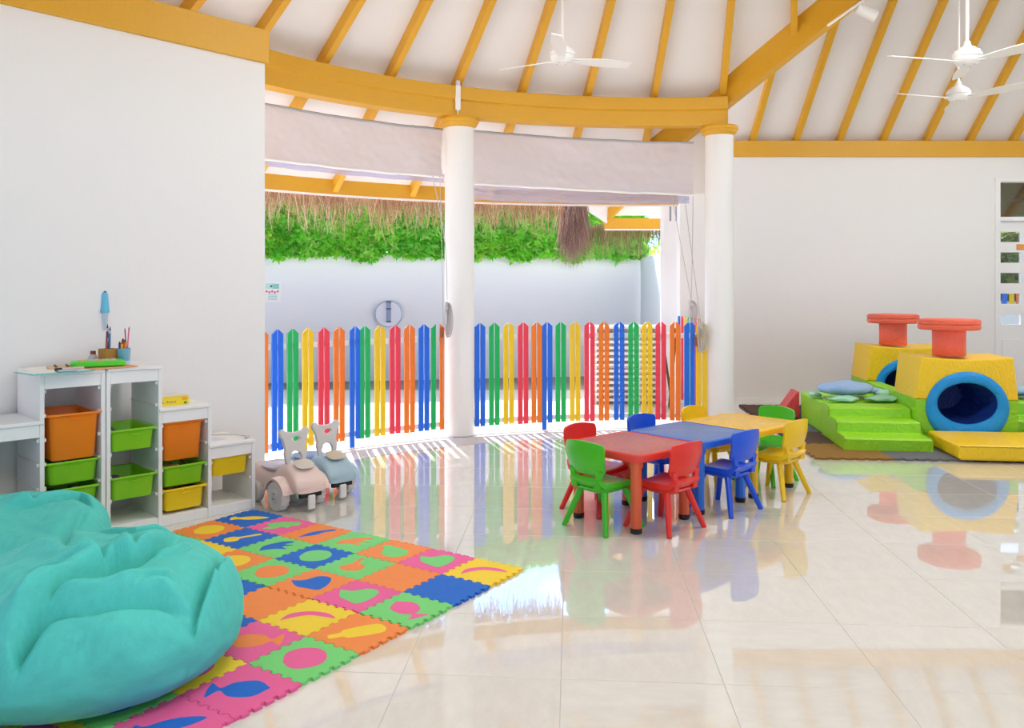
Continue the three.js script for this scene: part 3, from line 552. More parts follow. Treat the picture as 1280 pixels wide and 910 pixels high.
function puzzleGeo(S, tabs, amp, th) {
  const k = [S, tabs, amp, th].join(); if (puzzleCache[k]) return puzzleCache[k];
  const g = extrude(shapeOf(puzzleShape(S, tabs, amp).map(([x, y]) => [x - S / 2, y - S / 2])), th - 0.001, 0.001); g.rotateX(-Math.PI / 2); g.translate(0, 0.001, 0); return (puzzleCache[k] = g);
}
const FR = {                                               // pressed-out pictures, in units of the tile
  carrot: [[-.34, .02], [-.28, .12], [-.2, .06], [0, .1], [.2, .08], [.36, 0], [.2, -.08], [0, -.1], [-.2, -.06], [-.3, -.1]],
  truck: [[-.3, .12], [-.05, .2], [.3, .16], [.3, -.02], [.18, -.05], [.12, -.14], [.02, -.08], [-.1, -.18], [-.3, -.16], [-.2, -.04]],
  knife: [[-.34, -.08], [-.1, .08], [.1, .12], [.34, .1], [.32, .02], [.12, .0], [-.05, -.08]],
  pear: [[-.1, .3], [.02, .28], [.1, .12], [.2, -.04], [.14, -.24], [-.04, -.28], [-.2, -.18], [-.2, .02], [-.12, .14]],
  berry: [[-.26, .22], [-.08, .16], [.14, .22], [.28, .1], [.2, -.12], [.02, -.28], [-.12, -.16], [-.24, -.02]],
  banana: [[-.34, -.1], [-.24, .1], [0, .16], [.24, .08], [.36, -.08], [.2, -.02], [0, .04], [-.2, -.02]],
  egg: [[-.24, 0], [-.16, .2], [.02, .26], [.2, .18], [.26, 0], [.18, -.18], [0, -.24], [-.18, -.18]],
  spoon: [[-.3, -.06], [-.26, .08], [-.12, .12], [0, .06], [.3, .08], [.32, 0], [0, -.02], [-.1, -.12], [-.24, -.12]],
  hand: [[-.3, -.1], [-.2, .1], [0, .18], [.22, .2], [.3, .1], [.14, .06], [.26, -.04], [.08, -.04], [.12, -.18], [-.06, -.1]],
  cherry: [[-.2, -.14], [-.24, .04], [-.06, .12], [.1, .3], [.16, .28], [.06, .1], [.14, -.04], [.02, -.2]],
  fish: [[-.3, 0], [-.14, .16], [.1, .14], [.22, .02], [.34, .14], [.34, -.14], [.22, -.04], [.1, -.14], [-.14, -.16]],
  bottle: [[-.36, .05], [-.2, .06], [-.12, .12], [.3, .12], [.3, -.12], [-.12, -.12], [-.2, -.06], [-.36, -.05]],
};
const insertCache = {};
function mat(label, tiles, shift = [0, 0], y0 = 0) {
  const m = thing('foam_puzzle_mat', label, 'play mat', [MO[0], y0, -MO[1]]);
  for (const [i, j, c, c2, pic, turn = 0] of tiles) {
    const X = (i + 0.5 + shift[0]) * TS * MU[0] + (j + 0.5 + shift[1]) * TS * MV[0], D = (i + 0.5 + shift[0]) * TS * MU[1] + (j + 0.5 + shift[1]) * TS * MV[1];
    const t = mesh('foam_tile', puzzleGeo(TS - 0.002, 5, 0.0075, 0.012), matMat[c], m); t.position.set(X, 0, -D); t.rotation.y = Math.atan2(MU[1], MU[0]) + ((i + j) % 2 ? Math.PI / 2 : 0);
    if (pic) { const k = pic; const g = insertCache[k] ??= (() => { const q = extrude(shapeOf(FR[pic].map(([x, y]) => [x * TS * 1.15, y * TS * 1.25]), true), 0.0125, 0.0008); q.rotateX(-Math.PI / 2); return q; })(); const q = mesh('picture_inlay', g, matMat[c2], t); q.position.y = 0.0002; q.rotation.y = turn * deg - t.rotation.y + 5 * deg; }
  }
  return m;
}
mat('rainbow foam puzzle mat with fruit pictures spread in front of the bin shelves', [
  [0, 0, 'blue', 'yellow', 'carrot'], [1, 0, 'pink', 'green', 'truck'], [2, 0, 'orange', 'blue', 'knife', 20], [3, 0, 'green', 'orange', 'hand'], [4, 0, 'orange', 'green', 'pear', 20], [5, 0, 'pink', 'green', 'berry'], [6, 0, 'yellow', 'pink', 'banana'],
  [0, 1, 'orange', 'yellow', 'egg'], [1, 1, 'blue', 'yellow', 'spoon', 25], [2, 1, 'green', 'blue', 'hand', 20], [3, 1, 'blue', 'green', 'egg'], [4, 1, 'green', 'orange', 'cherry', 10], [5, 1, 'orange', 'orange', 'hand'], [6, 1, 'blue', 'blue', 'spoon', 20],
  [0, 2, 'green', 'pink', 'egg'], [1, 2, 'yellow', 'blue', 'pear'], [2, 2, 'orange', 'yellow', 'egg'], [3, 2, 'green', 'orange', 'egg', 15], [4, 2, 'orange', 'blue', 'berry', 20], [5, 2, 'pink', 'green', 'berry'], [6, 2, 'green', 'pink', 'fish', -60],
]);
mat('second foam puzzle mat with banana and bottle tiles under the front bean bag', [
  [1, 3, 'green', 'orange', 'egg'], [2, 3, 'pink', 'green', 'pear'], [3, 3, 'blue', 'yellow', 'egg'], [4, 3, 'orange', 'orange', 'fish'], [5, 3, 'yellow', 'pink', 'banana'], [6, 3, 'orange', 'yellow', 'bottle', 20],
  [1, 4, 'orange', 'green', 'egg'], [2, 4, 'green', 'blue', 'egg'], [3, 4, 'pink', 'yellow', 'pear'], [4, 4, 'blue', 'green', 'egg'], [5, 4, 'pink', 'orange', 'fish'], [6, 4, 'green', 'pink', 'egg', 20],
  [2, 5, 'orange', 'green', 'egg'], [3, 5, 'yellow', 'green', 'egg'], [4, 5, 'green', 'blue', 'egg'], [5, 5, 'yellow', 'pink', 'egg'], [6, 5, 'pink', 'blue', 'fish', 180],
  [3, 6, 'blue', 'pink', 'egg'], [4, 6, 'orange', 'pink', 'egg'], [5, 6, 'green', 'blue', 'egg'], [6, 6, 'pink', 'blue', 'carrot', 20],
  [5, 7, 'yellow', 'pink', 'egg'], [6, 7, 'pink', 'green', 'egg'],
], [-0.02, 0.03]);

// ---------------------------------------------------------------- bean bags
const bagMat = phys(0x5cdccf, 0.85, { map: rep(suedeMap, 3), sheen: 0.7, sheenColor: new THREE.Color(0x9af0e8), sheenRoughness: 0.5 });
function bag(label, cx, cd, R, H, tiltDir, tilt, folds, base, nn) {
  const f = folds.map((l) => ({ pts: l.pts.map(([x, y]) => { const [X, D] = px(x, y, l.h ?? 0.36); return [X - cx, D - cd]; }), a: l.a, w: l.w ?? 0.05 }));
  const segDist = (x, d, pts) => { let best = 9, sg = 1, end = 0; for (let i = 0; i < pts.length - 1; i++) { const [ax, ay] = pts[i], [bx, by] = pts[i + 1], ux = bx - ax, uy = by - ay, L2 = ux * ux + uy * uy; const t = Math.max(0, Math.min(1, ((x - ax) * ux + (d - ay) * uy) / L2)); const qx = ax + ux * t, qy = ay + uy * t, ds = Math.hypot(x - qx, d - qy); if (ds < best) { best = ds; sg = Math.sign(ux * (d - ay) - uy * (x - ax)) || 1; end = (i + t) / (pts.length - 1); } } return [best * sg, end]; };
  const nu = 520, nv = 300;
  const geo = gridGeo(nu, nv, (u, v) => {
    const a = u * 2 * Math.PI, t = -Math.PI / 2 + v * Math.PI, ct = Math.cos(t), st = Math.sin(t);
    let r = R * Math.abs(ct) ** (st < 0 ? 0.42 : 0.62), y = st < 0 ? H * 0.40 * (1 + Math.sign(st) * Math.abs(st) ** 0.75) : H * (0.40 + 0.60 * st ** 0.9);
    r *= 1 + 0.02 * noise.noise(Math.cos(a) * 1.4 + nn, Math.sin(a) * 1.4, st * 1.2) + 0.012 * noise.noise(Math.cos(a) * 4 + nn, Math.sin(a) * 4, st * 4);
    let x = r * Math.cos(a), d = r * Math.sin(a);
    const k = Math.max(0, Math.min(1, (y / H - 0.30) / 0.45)), s = k * k * (3 - 2 * k);
    let dy = (x * tiltDir[0] + d * tiltDir[1]) / R * tilt;
    dy += 0.03 * noise.noise(x * 3.2 + nn, d * 3.2, 4) + 0.008 * noise.noise(x * 9, d * 9 + nn, 7);
    for (const q of f) { const [ds, e] = segDist(x, d, q.pts); if (Math.abs(ds) < q.w * 4) { const fade = Math.min(1, e * 5 + 0.05, (1 - e) * 5); const sg = ds * Math.sign(q.a), A = Math.abs(q.a); dy += A * fade * (sg > 0 ? Math.exp(-((sg / (q.w * 1.5)) ** 2)) * Math.tanh(sg / 0.014 + 0.15) : -1.0 * Math.exp(-((sg / (q.w * 0.5)) ** 2)) * Math.tanh(-sg / 0.009)); } }
    y = y + dy * s;
    const sd = ((a * R) % (Math.PI * R / 3) - Math.PI * R / 6) / 0.006, seam = Math.exp(-sd * sd); x *= 1 - 0.008 * seam * (1 - s); d *= 1 - 0.008 * seam * (1 - s);
    return new THREE.Vector3(x, Math.max(0, y), -d);
  });
  const b = thing('bean_bag', label, 'bean bag', [cx, base, -cd]);
  mesh('cover', metreUV(geo), bagMat, b);
  return b;
}
bag('large turquoise suede bean bag with deep folds lying on the foam mat', -1.61, 3.17, 0.565, 0.45, [-0.1, 1], 0.012, [
  { pts: [[0, 787], [21, 769], [70, 745], [144, 713], [165, 710], [197, 695], [225, 668]], a: 0.07, w: 0.07, h: 0.42 },
  { pts: [[0, 789], [53, 766], [123, 759], [197, 743], [243, 739]], a: 0.06, w: 0.06, h: 0.39 },
  { pts: [[229, 782], [246, 741], [278, 702], [283, 685]], a: -0.06, w: 0.05, h: 0.39 },
  { pts: [[100, 792], [150, 791], [197, 792], [229, 780], [262, 763], [292, 748]], a: 0.055, w: 0.05, h: 0.35 },
  { pts: [[39, 683], [88, 706], [144, 713]], a: -0.05, w: 0.06, h: 0.44 },
  { pts: [[88, 668], [86, 699]], a: 0.025, w: 0.05, h: 0.42 },
  { pts: [[167, 708], [162, 682]], a: 0.03, w: 0.04, h: 0.44 },
  { pts: [[120, 664], [170, 672], [215, 664]], a: 0.03, w: 0.03, h: 0.46 },
  { pts: [[195, 700], [222, 690], [240, 672]], a: 0.025, w: 0.025, h: 0.44 },
  { pts: [[140, 748], [185, 728], [225, 722]], a: 0.025, w: 0.03, h: 0.42 },
  { pts: [[30, 730], [80, 722], [120, 716]], a: 0.02, w: 0.03, h: 0.43 },
  { pts: [[262, 720], [285, 735], [298, 760]], a: -0.025, w: 0.025, h: 0.36 },
  { pts: [[10, 800], [70, 784], [120, 782]], a: 0.03, w: 0.03, h: 0.34 },
], 0.012, 1.7);
bag('smaller turquoise suede bean bag pushed against the bin shelves', -2.46, 3.98, 0.5, 0.40, [0.2, 1], 0.05, [
  { pts: [[0, 640], [50, 632], [100, 622], [118, 628]], a: 0.04, w: 0.06, h: 0.4 },
  { pts: [[0, 690], [40, 668], [75, 660], [110, 632]], a: 0.04, w: 0.06, h: 0.38 },
  { pts: [[0, 625], [45, 628]], a: -0.03, w: 0.05, h: 0.42 },
], 0.012, 5.1);

// ---------------------------------------------------------------- stepped bin shelves
const UD = [0.70, 0.714], UTURN = Math.atan2(UD[1], UD[0]), UO = [-2.365, 4.875];
const runnerMat = std(0xf1eee6, 0.35), TH = 0.024, UDEPTH = 0.42;
function stepShelf(label, x0, pitches, heights) {           // x0: start along the shelf line; columns run on from it
  const t = thing('bin_shelf', label, 'shelf', [UO[0] + UD[0] * x0, 0, -(UO[1] + UD[1] * x0)], UTURN);
  let x = 0; const xs = [0]; for (const p of pitches) xs.push(x += p);
  xs.forEach((q, i) => { const h = Math.max(heights[i - 1] ?? 0, heights[i] ?? 0); mesh('side_panel', box(TH, h - 0.004, UDEPTH, q + (i === 0 ? TH / 2 : i === xs.length - 1 ? -TH / 2 : 0), (h - 0.004) / 2, -UDEPTH / 2, 0.003), M.white, t); });
  heights.forEach((h, i) => {
    const a = xs[i] + (i === 0 ? TH : TH / 2), b = xs[i + 1] - (i === heights.length - 1 ? TH : TH / 2), w = b - a, c = (a + b) / 2;
    mesh('top_board', box(w + TH * 1.6, 0.02, UDEPTH + 0.012, c, h - 0.006, -UDEPTH / 2 + 0.004, 0.004), M.white, t);
    mesh('front_rail', box(w - 0.001, 0.072, 0.02, c, h - 0.053, -0.012, 0.003), M.white, t);
    mesh('back_rail', box(w - 0.001, 0.072, 0.02, c, h - 0.053, -UDEPTH + 0.012, 0.003), M.white, t);
    mesh('plinth', box(w - 0.001, 0.06, 0.02, c, 0.03, -0.012, 0.003), M.white, t);
    mesh('bottom_board', box(w - 0.001, 0.014, UDEPTH - 0.03, c, 0.055, -UDEPTH / 2), M.white, t);
    for (let y = 0.205; y < h - 0.09; y += 0.1355) for (const s of [-1, 1]) mesh('runner', merge([box(0.01, 0.012, UDEPTH - 0.03, s < 0 ? a + 0.005 : b - 0.005, y, -UDEPTH / 2, 0.003), box(0.014, 0.02, 0.016, s < 0 ? a + 0.006 : b - 0.006, y, -0.022, 0.003)]), runnerMat, t);
  });
  return { xs, x0 };
}
const shR = stepShelf('white stepped bin shelf descending toward the ride-on toy cars', 0, [0.315, 0.315, 0.315], [0.985, 0.72, 0.455]);
const LP = [0.30, 0.32, 0.335];
const shL = stepShelf('white stepped bin shelf descending away behind the bean bags', -0.96, LP, [0.455, 0.72, 0.985]);

const binMat = { orange: plastic(0xff8a14, 0.38), green: plastic(0x8cd81e, 0.38), yellow: plastic(0xffdc08, 0.38) };
const binCache = {};
function binGeo(w, h) {
  const k = w + '|' + h; if (binCache[k]) return binCache[k];
  const d = UDEPTH - 0.04, t = 0.004, tw = w - 0.05 - h * 0.08, td = d - 0.05 - h * 0.08;
  return (binCache[k] = loops([rrLoop(tw, td, 0.02, 0.0), rrLoop(tw + 0.006, td + 0.006, 0.024, 0.005), rrLoop(w - 0.036, d - 0.036, 0.03, h - 0.026), rrLoop(w - 0.034, d - 0.034, 0.03, h - 0.024), rrLoop(w, d, 0.02, h - 0.01), rrLoop(w, d, 0.02, h - 0.002), rrLoop(w - 0.004, d - 0.004, 0.02, h), rrLoop(w - 0.03, d - 0.03, 0.026, h - 0.004), rrLoop(w - 0.044, d - 0.044, 0.026, h - 0.02), rrLoop(tw - 0.002, td - 0.002, 0.02, 0.008)], true, true, 0.7));
}
const along = (x, z) => [UO[0] + UD[0] * x + UD[1] * z, UO[1] + UD[1] * x - UD[0] * z];        // along the shelf line, z out of its front
function bin(color, xc, w, top, h, out, label) {
  const [X, D] = along(xc, -UDEPTH / 2 + 0.01 + out), b = thing('storage_bin', label, 'bin', [X, top - h, -D], UTURN, 'plastic bins in the stepped shelves');
  mesh('tub', binGeo(w, h), binMat[color], b);
  const hd = mesh('grip', box(0.06, 0.006, 0.008, 0, h - 0.035, (UDEPTH - 0.04) / 2 - 0.012, 0.002), binMat[color], b);
  return { X, D, bottom: top - h, h, w };
}
const c1 = 0.315 / 2 + 0.003, c2 = 0.4725, c3 = 0.7875 - 0.003, lw = 0.284;
const bins = {};
bins.g1 = bin('green', c1, lw, 0.622, 0.13, 0.012, 'upper green bin in the tall column of the shelf beside the toy cars');
bins.g2 = bin('green', c1, lw, 0.345, 0.14, 0.02, 'lower green bin holding a purple ball');
bins.o2 = bin('orange', c2, lw, 0.634, 0.245, 0, 'deep orange bin under the step carrying the yellow crayon box');
bins.g3 = bin('green', c2, lw, 0.362, 0.13, 0.015, 'green bin of wooden toys directly below the deep orange bin');
bins.y2 = bin('yellow', c2, lw, 0.222, 0.14, 0.02, 'yellow bin at the bottom of the middle shelf column');
bins.y3 = bin('yellow', c3, lw, 0.374, 0.13, 0.0, 'yellow bin in the lowest shelf step beside the toy cars');
const lc = -0.335 / 2 - 0.001 + 0.0, lw2 = 0.296;
bins.o1 = bin('orange', lc, lw2, 0.75, 0.265, 0.02, 'deep orange bin in the shelf column behind the bean bags');
bins.g4 = bin('green', lc, lw2, 0.478, 0.13, 0.0, 'green bin directly below the deep orange bin behind the bean bags');
bins.g5 = bin('green', lc, lw2, 0.325, 0.13, 0.0, 'lowest green bin partly hidden by the smaller bean bag');
// toys lying in the bins
function toys(b, kind, list) {
  list.forEach(([fx, fz, s, c, shape, label], i) => {
    const [dx, dD] = [UD[0] * fx + UD[1] * fz, UD[1] * fx - UD[0] * fz], y = b.bottom + b.h - 0.028 - s * 0.5 + (i % 3) * 0.008;
    const g = shape === 'ball' ? new THREE.SphereGeometry(s, 24, 16) : shape === 'stick' ? bar(new THREE.Vector3(-s * 1.8, 0, 0), new THREE.Vector3(s * 1.8, 0.015, s), s * 0.28) : box(s * 1.7, s * 1.1, s * 1.3, 0, 0, 0, s * 0.25);
    const cn = shape === 'ball' ? '' : ({ 0x4c525e: 'slate grey', 0x9aa0ac: 'light grey', 0x6b6b70: 'mid grey', 0xb4682e: 'light brown', 0x9a4e24: 'dark brown', 0xc98a48: 'tan', 0x9a4450: 'raspberry', 0x5c5470: 'dull purple', 0xb4503c: 'rusty red', 0x2f66b8: 'blue', 0x7a7c80: 'grey', 0x3d9c68: 'green', 0x6a62b8: 'violet', 0x9ab4d8: 'pale blue', 0x4a74c4: 'royal blue', 0xd8a8b4: 'pale pink', 0x66728c: 'slate', 0x586270: 'slate', 0x8a7a62: 'khaki' }[c] + ' '); label = cn + label;
    const m = one(shape === 'ball' ? 'toy_ball' : shape === 'stick' ? 'toy_stick' : 'toy_block', label, 'toy', g, std(c, 0.5), [b.X + dx, y, -(b.D + dD)], i * 1.3, kind);
  });
}
const row = (n, cols, shape, label, s = 0.03) => Array.from({ length: n }, (_, i) => [-0.08 + 0.16 * ((i * 5) % n) / (n - 1), 0.02 + 0.1 * ((i * 3) % n) / n, s, cols[i % cols.length], shape, label]);
toys(bins.g2, undefined, [[-0.07, 0.06, 0.04, 0x5c2470, 'ball', 'shiny dark purple ball in the lower green bin']]);
toys(bins.g1, 'toys in the upper green bin', row(5, [0x4c525e, 0x9aa0ac, 0x6b6b70], 'stick', 'toy piece in the upper green bin'));
toys(bins.g3, 'wooden toys in the green bin', row(6, [0xb4682e, 0x9a4e24, 0xc98a48], 'stick', 'wooden toy piece in the green bin below the orange bin'));
toys(bins.y2, 'toys in the bottom yellow bin', row(6, [0x9a4450, 0x5c5470, 0xb4503c], 'block', 'toy block in the bottom yellow bin'));
toys(bins.y3, 'toys in the lowest step bin', row(6, [0x2f66b8, 0x7a7c80, 0x3d9c68, 0x6a62b8], 'block', 'toy block in the yellow bin of the lowest step', 0.026));
toys(bins.g4, 'toys in the bin behind the bean bags', row(6, [0x9ab4d8, 0x4a74c4, 0xd8a8b4, 0x66728c], 'block', 'small toy block in the green bin behind the bean bags'));
toys(bins.g5, 'toys in the lowest bin behind the bean bags', row(4, [0x586270, 0x8a7a62], 'block', 'toy block in the lowest bin behind the bean bags'));

// ---------------------------------------------------------------- things on the shelves
const onTop = (x, z, h) => { const [X, D] = along(x, z); return [X, h, -D]; };
const paper = std(0xf6f4ee, 0.8);
{
  const c = thing('clipboard', 'teal clipboard with white paper lying on the tall shelf', 'clipboard', onTop(-0.27, -0.02, 0.988), UTURN + 0.12);
  mesh('board', box(0.33, 0.006, 0.24, 0, 0.003, 0, 0.002), std(0x6cc6bf, 0.4), c); mesh('sheet', box(0.3, 0.002, 0.2, -0.005, 0.007, 0), paper, c); mesh('clip', box(0.1, 0.012, 0.03, 0.02, 0.013, 0.095, 0.003), M.metal, c);
  const p = thing('marker_pen', 'pale pink marker pen with black cap on the clipboard', 'pen', onTop(-0.21, 0.055, 1.0), UTURN + 0.1);
  mesh('barrel', bar(new THREE.Vector3(-0.05, 0.008, 0), new THREE.Vector3(0.07, 0.008, 0), 0.008), std(0xe6c6c4, 0.5), p); mesh('cap', bar(new THREE.Vector3(-0.085, 0.008, 0), new THREE.Vector3(-0.05, 0.008, 0), 0.009), M.black, p);
  const b = thing('peg_board', 'tan wooden peg board lying behind the clipboard', 'board game', onTop(-0.13, -0.16, 0.988), UTURN - 0.2);
  mesh('board', box(0.26, 0.014, 0.16, 0, 0.007, 0, 0.004), std(0xd8b98e, 0.6), b); for (let k = 0; k < 8; k++) mesh('peg', cyl(0.007, 0.005, 0.012, -0.09 + (k % 4) * 0.06, 0.014, -0.035 + Math.floor(k / 4) * 0.07, 10), std(0x8a5a38, 0.6), b);
  const o = thing('thin_book', 'thin orange book lying under the green case', 'book', onTop(0.02, -0.1, 0.988), UTURN + 0.05);
  mesh('cover', box(0.3, 0.008, 0.2, 0, 0.004, 0.02, 0.002), std(0xe9a878, 0.6), o); mesh('pages', box(0.292, 0.004, 0.194, 0.002, 0.004, 0.022), paper, o);
  const gc = thing('toy_case', 'bright green flat toy case with a patterned lid', 'case', onTop(-0.005, -0.12, 0.9965), UTURN - 0.25);
  mesh('shell', loops([rrLoop(0.27, 0.15, 0.03, 0), rrLoop(0.29, 0.17, 0.035, 0.008), rrLoop(0.29, 0.17, 0.035, 0.026), rrLoop(0.27, 0.15, 0.03, 0.034)], true, true, 0.8), plastic(0x4fdc12, 0.35), gc); mesh('lid_panel', box(0.2, 0.004, 0.1, 0, 0.035, 0, 0.001), std(0xc8d48a, 0.5), gc); for (let k = 0; k < 5; k++) mesh('lid_tile', box(0.03, 0.003, 0.07, -0.08 + k * 0.04, 0.0385, 0), std([0xe8d070, 0x8fc8d8, 0xe8a0a0, 0xa8d8a0, 0xd8c0e0][k], 0.5), gc);
  const cup = thing('brush_cup', 'square brown slatted cup holding paint brushes', 'cup', onTop(0.105, -0.27, 0.988), UTURN + 0.2);
  for (const [x, z, w, d] of [[0, -0.036, 0.08, 0.008], [0, 0.036, 0.08, 0.008], [-0.036, 0, 0.008, 0.064], [0.036, 0, 0.008, 0.064]]) mesh('side', box(w, 0.1, d, x, 0.05, z, 0.002), std(0xb9822f, 0.6, { map: rep(grainMap, 8) }), cup);
  mesh('base', box(0.07, 0.006, 0.07, 0, 0.003, 0), std(0xb9822f, 0.6), cup);
  const glass = thing('glass_cup', 'light blue glass tumbler holding colour pencils', 'cup', onTop(0.185, -0.235, 0.988), UTURN);
  mesh('tumbler', crease(lathe([[0, 0], [0.034, 0], [0.036, 0.004], [0.041, 0.1], [0.039, 0.1], [0.034, 0.022], [0, 0.02]], 32), 0.6), phys(0x8fd4ea, 0.12, { transmission: 0.35, thickness: 0 }), glass);
  mesh('base_ring', crease(lathe([[0, 0.001], [0.0375, 0.001], [0.0385, 0.02], [0.037, 0.024], [0, 0.024]], 32), 0.6), phys(0xbfd8ee, 0.08, { clearcoat: 1 }), glass);
  const pens = [0xd23a7a, 0xe46a9a, 0xf08a1c, 0xf6b21c, 0x6a2a8a, 0xe83a3a, 0xf07ab0];
  pens.forEach((c, i) => { const [X, y, Z] = onTop(0.185 + 0.02 * Math.cos(i * 0.9), -0.235 + 0.02 * Math.sin(i * 0.9), 1.012), p = thing('colour_pencil', ['tall crimson colour pencil', 'tall pink colour pencil', 'orange marker', 'amber yellow marker', 'dark purple marker', 'red marker', 'light pink marker'][i] + ' standing in the light blue tumbler', 'pencil', [X, y, Z], i, 'pencils in the blue tumbler'), L = [0.2, 0.21, 0.13, 0.12, 0.12, 0.14, 0.13][i], q = new THREE.Vector3(0.10 * (i % 3 - 0.6), 1, 0.08 * Math.sin(i)).normalize(); mesh('shaft', bar(new THREE.Vector3(), q.clone().multiplyScalar(L - 0.015), i < 2 ? 0.004 : 0.0075), std(c, 0.4), p); mesh('tip', bar(q.clone().multiplyScalar(L - 0.015), q.clone().multiplyScalar(L), i < 2 ? 0.004 : 0.0075, 0.001), std(0x5a3a2a, 0.5), p); });
  const br = [0x2a5a8a, 0x3a7aa8, 0xd2603a, 0x8a2a4a, 0x2a2a2a];
  br.forEach((c, i) => { const [X, y, Z] = onTop(0.105 + 0.016 * Math.cos(i * 1.3), -0.27 + 0.016 * Math.sin(i * 1.3), 0.996), p = thing('paint_brush', ['navy', 'sky blue', 'orange', 'wine red', 'black'][i] + ' handled paint brush standing in the brown cup', 'brush', [X, y, Z], i * 0.7, 'brushes in the brown cup'), L = [0.19, 0.185, 0.14, 0.2, 0.13][i], q = new THREE.Vector3(0.08 * (i % 3 - 1), 1, 0.05 * (i % 2)).normalize(); mesh('handle', bar(new THREE.Vector3(), q.clone().multiplyScalar(L), 0.004, 0.006), std(c, 0.4), p); mesh('ferrule', bar(q.clone().multiplyScalar(L), q.clone().multiplyScalar(L + 0.02), 0.0055), M.metal, p); mesh('bristles', bar(q.clone().multiplyScalar(L + 0.02), q.clone().multiplyScalar(L + 0.045), 0.0055, 0.001), M.black, p); });
  const jar = thing('small_jar', 'small clear jar with a dark red cap beside the brush cup', 'jar', onTop(0.04, -0.33, 0.988), 0);
  mesh('body', crease(lathe([[0, 0], [0.024, 0], [0.026, 0.01], [0.026, 0.05], [0.016, 0.066], [0, 0.068]], 24), 0.7), phys(0xe8e4e4, 0.1, { transmission: 0.5, thickness: 0 }), jar); mesh('cap', cyl(0.016, 0.016, 0.022, 0, 0.064, 0, 20), std(0x8a3038, 0.4), jar);
}
{ // pump bottle hanging on the wall
  const D = 5.33, X = (131 - 640) / FPX * D; const h = (y) => EYE - (y - 360) * D / FPX;
  const p = thing('hanging_pump', 'pale blue bubble wand with clear tube hanging on the wall above the cups', 'bubble wand', [X, h(412), -D], wallTurn);
  mesh('tube', crease(lathe([[0, 0], [0.014, 0], [0.016, 0.01], [0.019, 0.1], [0.02, 0.112], [0, 0.112]], 20), 0.7), phys(0xdde8f4, 0.1, { transmission: 0.4, thickness: 0 }), p);
  mesh('grip', crease(lathe([[0, 0.108], [0.027, 0.108], [0.029, 0.118], [0.026, 0.13], [0.021, 0.2], [0.019, 0.225], [0.011, 0.24], [0, 0.241]], 20), 0.7), std(0x6cc0e0, 0.4), p);
  mesh('cap', new THREE.SphereGeometry(0.009, 12, 10).translate(0, 0.238, 0.004), std(0x3a4a6a, 0.4), p);
  mesh('peg', bar(new THREE.Vector3(0, 0.225, 0), new THREE.Vector3(0, 0.225, -0.3), 0.003), M.white, p);
}
{ // crayon box, printed
  const c = document.createElement('canvas'); c.width = 512; c.height = 160; const x = c.getContext('2d');
  x.fillStyle = '#f7dc1e'; x.fillRect(0, 0, 512, 160); x.fillStyle = '#f2b020'; x.fillRect(400, 10, 90, 60); x.fillStyle = '#4c8a2a'; x.fillRect(430, 100, 50, 44); x.fillStyle = '#74706a'; x.font = 'bold 64px sans-serif'; x.fillText('S.L. Paint', 20, 110);
  const t = new THREE.CanvasTexture(c); t.colorSpace = THREE.SRGBColorSpace;
  const side = std(0xf2d235, 0.5), print = std(0xffffff, 0.5, { map: t });
  const b = thing('crayon_box', 'yellow printed paint box on the middle shelf step', 'box', onTop(0.43, -0.13, 0.722), UTURN - 0.02);
  mesh('carton', box(0.2, 0.055, 0.1, 0, 0.0275, 0, 0.002), side, b); const f = mesh('front_print', new THREE.BoxGeometry(0.196, 0.05, 0.001), [side, side, side, side, print, side], b); f.position.set(0, 0.0275, 0.0505); mesh('flap', box(0.2, 0.002, 0.1, 0, 0.057, -0.008), std(0xf0e0b0, 0.6), b);
  const s = thing('paper_sheet', 'pale lilac paper sheet on the lowest shelf step', 'paper', onTop(0.72, -0.16, 0.4585), UTURN + 0.3); mesh('sheet', box(0.16, 0.003, 0.11, 0, 0.0015, 0), std(0xe2dff0, 0.7), s);
  const w = thing('wire_loop', 'tangled clear plastic strip at the corner of the lowest shelf step', 'strip', onTop(0.87, -0.09, 0.4585), UTURN);
  mesh('strip', tube([new THREE.Vector3(-0.12, 0.012, -0.22), new THREE.Vector3(-0.02, 0.016, -0.12), new THREE.Vector3(0.05, 0.012, -0.03), new THREE.Vector3(0.06, 0.01, 0.03), new THREE.Vector3(0.02, 0.008, 0.06)], 0.005), std(0xd9cfc6, 0.3), w); mesh('clip', box(0.03, 0.02, 0.02, 0.055, 0.012, 0.02, 0.004), std(0xe0dcd6, 0.4), w);
}

